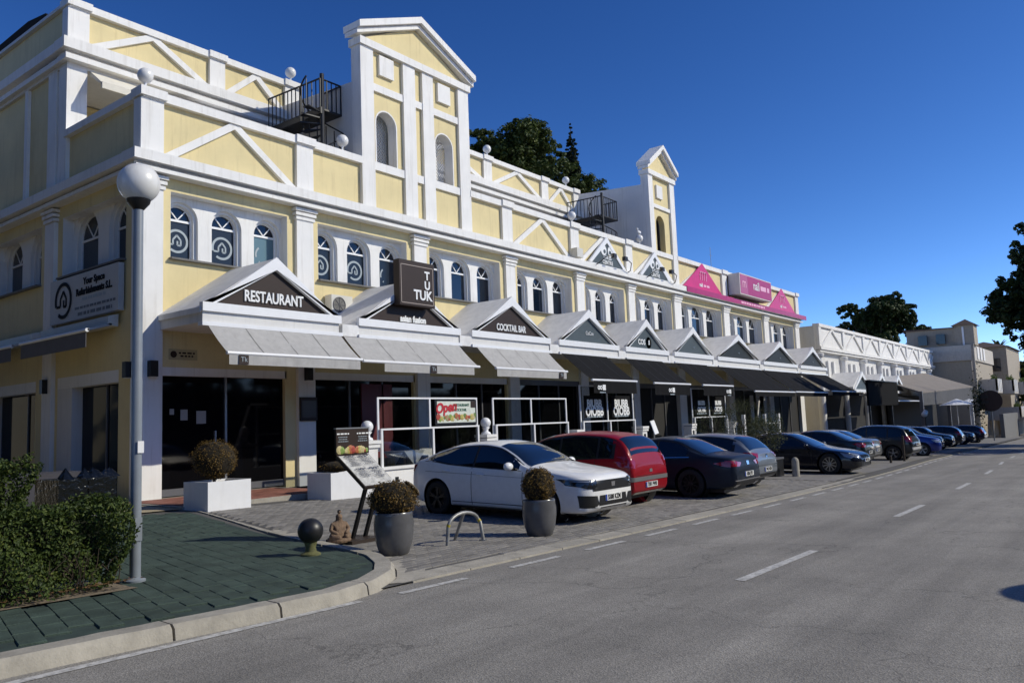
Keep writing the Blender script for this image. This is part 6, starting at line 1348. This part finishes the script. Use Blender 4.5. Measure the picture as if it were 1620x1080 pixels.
for i, x in enumerate(B2X):
    o = MB(); o.box(x-.3, Y2-.12, 6.8, x+.3, Y2+.1, 8.36); p2('parapet_post', o, WHITE); o = MB(); o.lathe([(.3, -1.8), (.3, 5.9), (.4, 6.0), (.45, 6.2), (.38, 6.25)], (x, Y2+.15, 0), 14); p2('column', o, WHITE)
    if i < 8:
        a, b = x+.3, B2X[i+1]-.3; c = (a+b)/2; chevron(lambda u, d, z: (u, Y2+d, z), a, b, 6.8, 8.35, -.06, .2, WHITE, b2)
        w = MB(); w.box(a-.3, Y2+.7, 4.0, b+.3, Y2+.8, 6.4); p2('gallery_wall', w, GREYW)
        for k in (-1.5, 0, 1.5): o = MB(); o.box(c+k-.45, Y2+.62, 4.6, c+k+.45, Y2+.69, 6.0); p2('window', o, WGLASS)
        for k in (-.75, .75): o = MB(); o.box(c+k-.2, Y2+.1, 4.0, c+k+.2, Y2+.69, 5.75); p2('fin', o, WHITE)
        o = MB(); o.box(a, Y2, 3.9, b, Y2+.69, 4.1); p2('sill', o, WHITE)
        o = MB(); o.box(a-.3, Y2+.2, -2, b+.3, Y2+.28, 3.0); p2('shop_window', o, DARK); o = MB(); o.box(a-.3, Y2+.1, 3.0, b+.3, Y2+.3, 3.9); p2('lintel', o, WHITE)  # shop front is a black sheet standing for the shaded room
o = MB(); o.box(113.5, Y2+.1, -2, 114.2, 30, 6.4); p2('end_wall', o, GREYW)
for i, (c, h) in enumerate(((68.0, 2.6), (74.4, 2.6), (80.6, 2.4))):
    t = thing('gabled_canopy', ['white gabled canopy of the white arcade nearest the yellow building', 'white gabled canopy behind the black sign board', 'white gabled canopy right of the black sign board'][i], 'canopy', (c, 17.2, 2.9), 'gabled canopies over the shop fronts')
    for s_ in (-1, 1): o = MB(); o.xz([(c, 4.75), (c, 4.5), (c+s_*h, 3.3), (c+s_*h, 3.5)], 17.1, Y2+.1); o.build('roof_slope', ROOFW, t); o = MB(); o.xz([(c, 4.78), (c, 4.4), (c+s_*(h-.3), 3.3), (c+s_*h, 3.3)], 17.0, 17.12); o.build('raking_board', WPAINT, t)
    o = MB(); o.box(c-h, 17.0, 3.1, c+h, 17.14, 3.32); o.build('base_board', WPAINT, t); o = MB(); o.xz([(c-h+.3, 3.32), (c+h-.3, 3.32), (c, 4.45)], 17.14, 17.18); o.build('sign_board', SLATE, t)
t = thing('awning', 'small white cloth awning edge in front of the white arcade', 'awning', (72, 15, 2.6)); o = MB(); o.prism([(66, 17, 3.0), (66, 14.6, 2.3), (66, 14.6, 2.25), (66, 17, 2.95)], (0, 0, 0), (10, 0, 0)); o.build('canvas', BLKFAB, t); o = MB(); o.tube([(66, 14.6, 2.28), (76, 14.6, 2.28)], .05, 8); o.build('front_bar', WMETAL, t)
t['label'] = 'flat black awning with pale front bar under the black sign board'
t = thing('sign_board', 'large plain black sign board on posts before the white arcade', 'sign', (61.5, 14, 0)); o = MB(); o.prism([(57.4, 14.05, 0), (65.2, 13.9, 0), (65.2, 14.05, 0), (57.4, 14.2, 0)], (0, 0, 1.95), (0, 0, 3.62)); o.build('board', BLKFAB, t)
for x in (58.2, 64.5): o = MB(); o.box(x-.06, 14.2, -1.2, x+.06, 14.32, 3.5); o.build('post', IRON, t)
o = MB(); o.box(57.38, 13.88, 3.62, 65.22, 14.22, 3.68); o.build('frame', IRON, t)
# grey tent-like roof of the far restaurant
t = thing('restaurant_pavilion', 'grey canvas roofed restaurant pavilion before the far end of the white arcade', 'pavilion', (92, 15, -1.7)); TENT = M('grey_tent_canvas', (.22, .19, .165), .9, var=.15, vs_=1.2, dirt=((.09, .08, .075), .6))
o = MB(); o.add([(80, 18.9, 4.6), (103, 18.9, 5.7), (104, 14.3, 3.9), (81, 15.2, 3.1), (80, 18.9, 4.5), (103, 18.9, 5.6), (104, 14.3, 3.8), (81, 15.2, 3.0)], [(0, 3, 2, 1), (4, 5, 6, 7), (0, 1, 5, 4), (1, 2, 6, 5), (2, 3, 7, 6), (3, 0, 4, 7)]); o.build('roof', TENT, t)
o = MB(); o.prism([(81, 15.22, 3.05), (104, 14.32, 3.85), (104, 14.32, 2.3), (81, 15.22, 1.9)], (0, 0, 0), (0, .05, 0)); o.build('valance', M('dark_tent_canvas', (.075, .075, .08), .9, var=.2), t)
for x, y in ((81, 15.2), (92, 14.8), (103.6, 14.4)): o = MB(); o.box(x-.15, y, -2.2, x+.15, y+.3, 3.2); o.build('post', GREYM if x < 100 else GREYW, t)
o = MB(); o.box(82, 18.2, -2, 104, 18.5, 3); o.build('rear_wall', DARK, t)  # darkness under the canvas roof put into the sheet colour
for x0, l in ((88, 'white market parasol left of its twin under the grey tent roof'), (95.5, 'white market parasol right of its twin under the grey tent roof')):
    t = thing('parasol', l, 'parasol', (x0, 13.6, -1.9), 'white parasols before the grey pavilion')
    o = MB(); o.tube([(x0, 13.6, -2), (x0, 13.6, 2.4)], .04, 8); o.build('pole', WPAINT, t); n = 8; V = [(x0, 13.6, 2.45)]+[(x0+2.6*math.cos(a), 13.6+1.6*math.sin(a), 1.85) for a in frange(0, 2*math.pi, 2*math.pi/n)[:-1]]
    o = MB(); o.add(V, [(0, 1+k, 1+(k+1) % n) for k in range(n)]); o.build('canopy', WPAINT, t, fix=False)
t = thing('flower_lamp', 'cluster of white globe lights above the blue car roofs', 'lamp', (70.5, 12.8, 0))
for dx in (-.35, .25, -.05): o = MB(); o.ball((70.5+dx, 13.2, 1.15+(.15 if dx > 0 else 0)), .2, 12, 8); o.build('globe', GLOBE, t, 'all')
o = MB(); o.tube([(70.5, 13.2, -1.4), (70.5, 13.2, 1.0)], .05, 6); o.build('pole', IRON, t)
# round sign seen from behind, white post with cables
t = thing('road_sign', 'round dark brown sign disc seen from behind on a post', 'sign', (88, 10.4, -1.7)); 
o = MB(); o.lathe([(1.0, 0), (1.0, .05)], (88, 10.75, 2.1), 28, 'x'); o.build('disc', M('dark_rust', (.03, .014, .012), .6), t); o = MB(); o.tube([(88.1, 10.75, -1.7), (88.1, 10.75, 3.0)], .06, 8); o.build('post', STEEL, t)
t = thing('utility_pole', 'pale wooden utility pole with dark ivy and fittings in front of the far houses', 'pole', (88, 11.85, -1.7)); o = MB(); o.tube([(88, 11.9, -1.8), (88, 11.8, 7.6)], .2, 10, .14); o.build('shaft', M('pale_wood', (.4, .36, .3), .8, var=.2), t)
mb = MB()
for _ in range(700): leaf(mb, Vector((88+rnd.gauss(0, .35), 11.75+rnd.gauss(0, .28), 2.0+rnd.gauss(0, 1.1))), rdir(), .22, .6)
mb.build('ivy', CYPL, t, fix=False)
for z in (2.0, 2.5): o = MB(); o.bar((88, 12.2, z), (88, 10.9, z), .15, .25); o.build('fitting', IRON, t)
# ================================================================== FAR HOUSES
HB = M('beige_house_plaster', (.36, .31, .24), .85, var=.08, dirt=((.2, .17, .13), .4)); HB2 = M('pale_house_plaster', (.5, .46, .4), .85, var=.08, dirt=((.25, .22, .18), .4)); TILE = M('dark_roof_tile', (.09, .06, .045), .85, var=.25, vs_=6)
t = thing('beige_house', 'tall beige house with a small hipped tower beyond the white arcade', 'house', (118, 20, -2.2))
def hpart(n, mb, m, par=None): return mb.build(n, m, par or t)
o = MB(); o.box(110, 15.0, -2.3, 128, 22, 7.2); w = hpart('wall', o, HB); o = MB(); o.box(109.7, 14.8, 7.2, 128, 22, 9.05); hpart('terrace_wall', o, HB2)
o = MB(); o.box(110.5, 16.6, 9.05, 126, 22, 11.3); hpart('upper_storey', o, HB); o = MB(); o.prism([(110.2, 16.3, 11.3), (110.2, 22.3, 11.3), (110.2, 22.3, 11.5), (110.2, 16.3, 11.35)], (0, 0, 0), (16, 0, 0)); hpart('roof', o, TILE)
o = MB(); o.box(110.3, 14.5, 9.05, 113.2, 16.6, 11.55); hpart('tower', o, HB); o = MB(); o.add([(110.0, 14.2, 11.5), (113.5, 14.2, 11.5), (113.5, 16.9, 11.5), (110.0, 16.9, 11.5), (111.7, 15.5, 12.35)], [(0, 1, 4), (1, 2, 4), (2, 3, 4), (3, 0, 4), (3, 2, 1, 0)]); hpart('tower_roof', o, TILE)
o = MB(); o.box(110.2, 15.55, 9.1, 110.32, 15.75, 11.3); hpart('downpipe', o, WPAINT)
for y in (17.6, 19.6): o = MB(); o.box(109.95, y, 9.4, 110.51, y+1, 10.6); hpart('window', o, WGLASS)
for x in (113.5, 116, 118.5): o = MB(); o.box(x, 14.72, 7.4, x+1.2, 14.79, 8.95); hpart('baluster_panel', o, WHITE)
for k, (x, y0, y1, z0, z1) in enumerate(((114, 13.0, 15.0, 3.2, 4.9), (119, 11.8, 15.0, 3.1, 4.8), (124, 11.0, 15, 3.0, 4.6), (120, 11.4, 15, -.2, 1.4), (126, 10.4, 15, -.4, 1.3))):
    o = MB(); o.box(x, y0, z0, x+4.4, y1, z0+.3); b = hpart('balcony', o, HB2); o = MB(); o.box(x, y0, z0+.3, x+4.4, y0+.2, z1); hpart('balcony_wall', o, HB2, b); o = MB(); o.box(x, y0, z0+.3, x+.2, y1, z1); hpart('balcony_wall', o, HB2, b)
    for q in range(3): o = MB(); o.box(x+.5+q*1.3, y0-.05, z0+.2, x+1.0+q*1.3, y0+.05, z1+.05); hpart('balcony_post', o, WHITE, b)
    mb = MB()
    for _ in range(260): leaf(mb, Vector((x+rnd.random()*4.4, y0+.3+rnd.random()*.5, z1+rnd.gauss(.1, .2))), rdir(), .2, .6)
    hpart('balcony_plants', mb, leafmat('balcony_leaf', (.04, .08, .015), (.12, .16, .04)), b)
t = thing('beige_house', 'second beige house behind the tower house, partly hidden by balconies', 'house', (138, 15, -2.4))
o = MB(); o.box(130, 13.4, -2.6, 146, 20, 9.8); hpart('wall', o, HB); o = MB(); o.add([(129.5, 13, 9.8), (146.5, 13, 9.8), (146.5, 20.5, 9.8), (129.5, 20.5, 9.8), (134, 16.5, 10.9), (142, 16.5, 10.9)], [(0, 1, 5, 4), (2, 3, 4, 5), (1, 2, 5), (3, 0, 4), (3, 2, 1, 0)]); hpart('roof', o, TILE)
for y in (14.2, 16.5): o = MB(); o.box(129.93, y, 6.4, 130.02, y+1, 8.2); hpart('window', o, WGLASS)
t = thing('garden_wall', 'dark garden wall with a lit white end beyond the round sign', 'wall', (112, 11, -2.3)); o = MB(); o.box(104, 11.6, -2.4, 118, 12.0, .7); o.build('wall', STONE, t); o = MB(); o.box(118.1, 9.6, -2.6, 124, 10, 1.2); o.build('wall_end', HB2, t)
t = thing('road_sign', 'small blue and white sign at the far right edge', 'sign', (120, 9.5, -2.3)); o = MB(); o.box(119.5, 8.4, .8, 119.6, 9.6, 2.0); o.build('panel', M('blue_sign', (.02, .06, .5), .4), t); o = MB(); o.tube([(119.7, 9, -2.4), (119.7, 9, 1.9)], .06, 8); o.build('post', STEEL, t)
# ================================================================== TREES
def tree(name, label, x, y, z0, trunk_h, lobes, mat, n, ls, seed, trunk_r=.25, group=None, asp=.55):
    """lobes: (dx, dy, z, rx, rz); leaves gathered in sprays through each lobe"""
    rnd.seed(seed); t = thing(name, label, 'tree', (x, y, z0), group); tr = MB(); top = Vector((x, y, z0+trunk_h)); tr.tube([(x, y, z0), (x+.1, y+.05, z0+trunk_h*.5), top], trunk_r, 10, trunk_r*.6)
    mb = MB(); tot = sum(l[3]**2*l[4] for l in lobes)
    for dx, dy, z, rx, rz in lobes:
        c = Vector((x+dx, y+dy, z)); mid = (top+c)/2+Vector((0, 0, -.3)); tr.tube([top-Vector((0, 0, trunk_h*.15)), mid, c], trunk_r*.4, 6, trunk_r*.12)
        k = max(6, int(n*rx*rx*rz/tot/42))
        for _ in range(k):
            d = rdir(); q = rnd.random()**.35; cc = c+Vector((d.x*rx*q, d.y*rx*q, d.z*rz*q)); sr = rx*.2*rnd.uniform(.6, 1.25)
            for _ in range(42): e = rdir(); leaf(mb, cc+Vector((e.x, e.y, e.z*.7))*sr*rnd.random()**.5, e+Vector((0, 0, .5))+rdir()*.6, ls, asp)
    tr.build('trunk', BARK, t, True, fix=False); mb.build('crown', mat, t, fix=False); return t
def lobeset(seed, n, rx, rz, zc, lr, flat=1.):
    r_ = random.Random(seed); out = [(0, 0, zc, lr*1.1, lr)]
    for _ in range(n):
        a = r_.uniform(0, 6.28); q = r_.random()**.5; h = r_.uniform(-1, 1); w = math.sqrt(max(0, 1-h*h*.8)); out.append((rx*q*w*math.cos(a), rx*q*w*math.sin(a), zc+h*rz, lr*r_.uniform(.6, 1.05), lr*r_.uniform(.5, .85)*flat))
    return out
tree('pine_tree', 'broad dark pine tree behind the roof right of the large tower', 46.9, 37, 0, 15, lobeset(3, 46, 6.6, 3.1, 19.5, 1.9), PINEL, 120000, .27, 11, .4, 'trees behind the arcade')
tree('pine_tree', 'smaller dark pine crown below the cypress on its left', 55.5, 40, 0, 14, lobeset(8, 22, 3.8, 2.2, 19.4, 1.5), PINEL, 70000, .27, 12, .35, 'trees behind the arcade')
tree('pine_tree', 'low dark tree crown right of the cypress, before the slim tower', 61.0, 36, 0, 13, lobeset(9, 30, 4.6, 2.2, 19.0, 1.5), PINEL, 80000, .27, 13, .35, 'trees behind the arcade')
tree('cypress_tree', 'tall narrow dark cypress rising above the roof line', 55.0, 35.2, 0, 12, [(0, 0, 12+k*.5, min(.75, .12+.1*(28-k)), .8) for k in range(29)], CYPL, 70000, .2, 14, .25)
tree('broadleaf_tree', 'large dark round tree behind the white arcade', 137, 32, -2, 9, lobeset(21, 34, 6.9, 4.6, 13.8, 2.4), TREEL, 110000, .48, 15, .45)
tree('broadleaf_tree', 'very dark tree overhanging the road from the right edge', 62, .2, -1.3, 4.5, lobeset(5, 110, 5.4, 5.2, 9.0, 2.0)+[(1.5, -1, 13.2, 2.4, 1.8), (0, 3, 5.2, 2.4, 1.5), (0, 4.2, 7, 2, 1.6)], TREEL, 230000, .32, 16, .4)
tree('broadleaf_tree', 'second dark tree along the right side of the road, behind the overhanging one', 76, 0.5, -1.6, 4.5, lobeset(6, 36, 5.2, 4.0, 7.6, 1.9), TREEL, 60000, .42, 17, .4)
tree('broadleaf_tree', 'olive green bushy tree at the right edge beyond the far houses', 150, 13.0, -2.6, 3, lobeset(7, 26, 5.5, 3.0, 4.6, 2.2), leafmat('sunlit_bush_leaf', (.04, .065, .015), (.11, .13, .03)), 30000, .6, 18, .3)
tree('broadleaf_tree', 'rounded bush low at the right edge under the palm', 140, 9.5, -2.5, 2, lobeset(17, 20, 4.5, 2.2, 2.2, 1.8), leafmat('sunlit_bush_leaf', (.04, .065, .015), (.11, .13, .03)), 20000, .55, 19, .3)
rnd.seed(77)
x, y, zt_ = 168, 18.4, 11.5; t = thing('palm_tree', 'slim palm tree against the sky at the right edge', 'tree', (x, y, -2.6)); o = MB(); o.tube([(x, y, -2.7), (x+.15, y, 5), (x, y, zt_)], .3, 10, .22); o.build('trunk', BARK, t, True)
mb = MB()
for k in range(46):
    a = rnd.uniform(0, 6.28); el = rnd.uniform(-.6, 1.3); d = Vector((math.cos(a)*math.cos(el), math.sin(a)*math.cos(el), math.sin(el))); p = Vector((x, y, zt_)); l = 2.3
    for s_ in range(8):
        q = p+d*l/8; d = (d+Vector((0, 0, -.13))).normalized(); sd = d.cross(Vector((0, 0, 1))).normalized()*(.42*(1-abs(s_-3)/7)); mb.add([p-sd, p+sd, q+sd*.9, q-sd*.9], [(0, 1, 2, 3)]); p = q
mb.build('crown', TREEL, t, fix=False)
# unseen disc on a post, added right of frame to shadow the carriageway
gx, gy = 8.75, 1.25; L_ = 2.25/math.tan(SUN_EL); ox, oy = .8*math.cos(SUN_AZ)*1.75, .8*math.sin(SUN_AZ)*1.75
sx_, sy_ = gx+ox+math.cos(SUN_AZ)*L_, gy+oy+math.sin(SUN_AZ)*L_
t = thing('road_sign', 'unseen disc on a post, added to cast a shadow on the road', 'sign', (sx_, sy_, zr(sx_)))
dv = Vector((math.cos(SUN_AZ), math.sin(SUN_AZ), 0)); a = Vector((-dv.y, dv.x, 0)); V = [Vector((sx_, sy_, 2.1))+(a*math.cos(k*math.pi/16)+Vector((0, 0, 1))*math.sin(k*math.pi/16))*.8 for k in range(32)]; o = MB(); o.prism(V, dv*-.01, dv*.01); o.build('disc', M('shadow_disc_red', (.4, .02, .02), .4), t); o = MB(); o.tube([(sx_+.05, sy_, zr(sx_)), (sx_+.05, sy_, 2.6)], .035, 10); o.build('post', STEEL, t)
SHADEL = M('sky_blocker_leaf', (.022, .034, .012), .8, spec=.2)  # dark opaque leaf for the unseen trees and hedge that block sky light
ordn = ('first', 'second', 'third', 'fourth', 'fifth', 'sixth')
for k, x in enumerate((-14, -2, 10, 22, 34, 46)):  # unseen row added so the shop glass reflects dark
    tree('broadleaf_tree', 'unseen added tree opposite, %s from the left' % ordn[k], x, -16, 0, 3, lobeset(40+k, 26, 5.2, 3.6, 5.2, 2.6), SHADEL, 7000, .9, 50+k, .3, 'unseen trees added opposite to darken glass reflections')
for k, (x, y) in enumerate(((-2, 16), (-1, 22), (0, 29), (2, 37), (-12, 8))):  # unseen trees added to keep sky light off the side wall
    tree('broadleaf_tree', 'unseen tree added across the side street, %s from the road' % ordn[k], x, y, 0, 4, lobeset(60+k, 34, 3.6, 6, 9.5, 2.6), SHADEL, 11000, .9, 60+k, .35, 'unseen trees added to dim the shaded side wall')
t = thing('garden_wall', 'unseen wall added across the side street to bounce warm light', 'wall', (-3, 24, 0)); o = MB(); o.box(-3.3, 13, -.2, -3, 140, 7.2); o.build('wall', M('bounce_wall_plaster', (.45, .4, .28), .85, var=.1), t)  # added out of view: warm bounce light, and no sky in the side glass
t = thing('hedge', 'unseen hedge added opposite the arcade to darken reflections', 'hedge', (30, -20, 0)); o = MB(); o.box(-30, -20.5, -2.5, 150, -19.6, 5.3); o.build('core', M('hedge_core', (.006, .009, .003), 1.), t)  # added out of view to hide the bright horizon from the terrace glass
mb = MB()
for _ in range(14000): leaf(mb, Vector((rnd.uniform(-30, 150), -19.55+rnd.gauss(0, .15), rnd.uniform(-2.2, 5.6))), Vector((0, 1, .3))+rdir(), .5, .6)
mb.build('foliage', SHADEL, t, fix=False)
flush_texts()
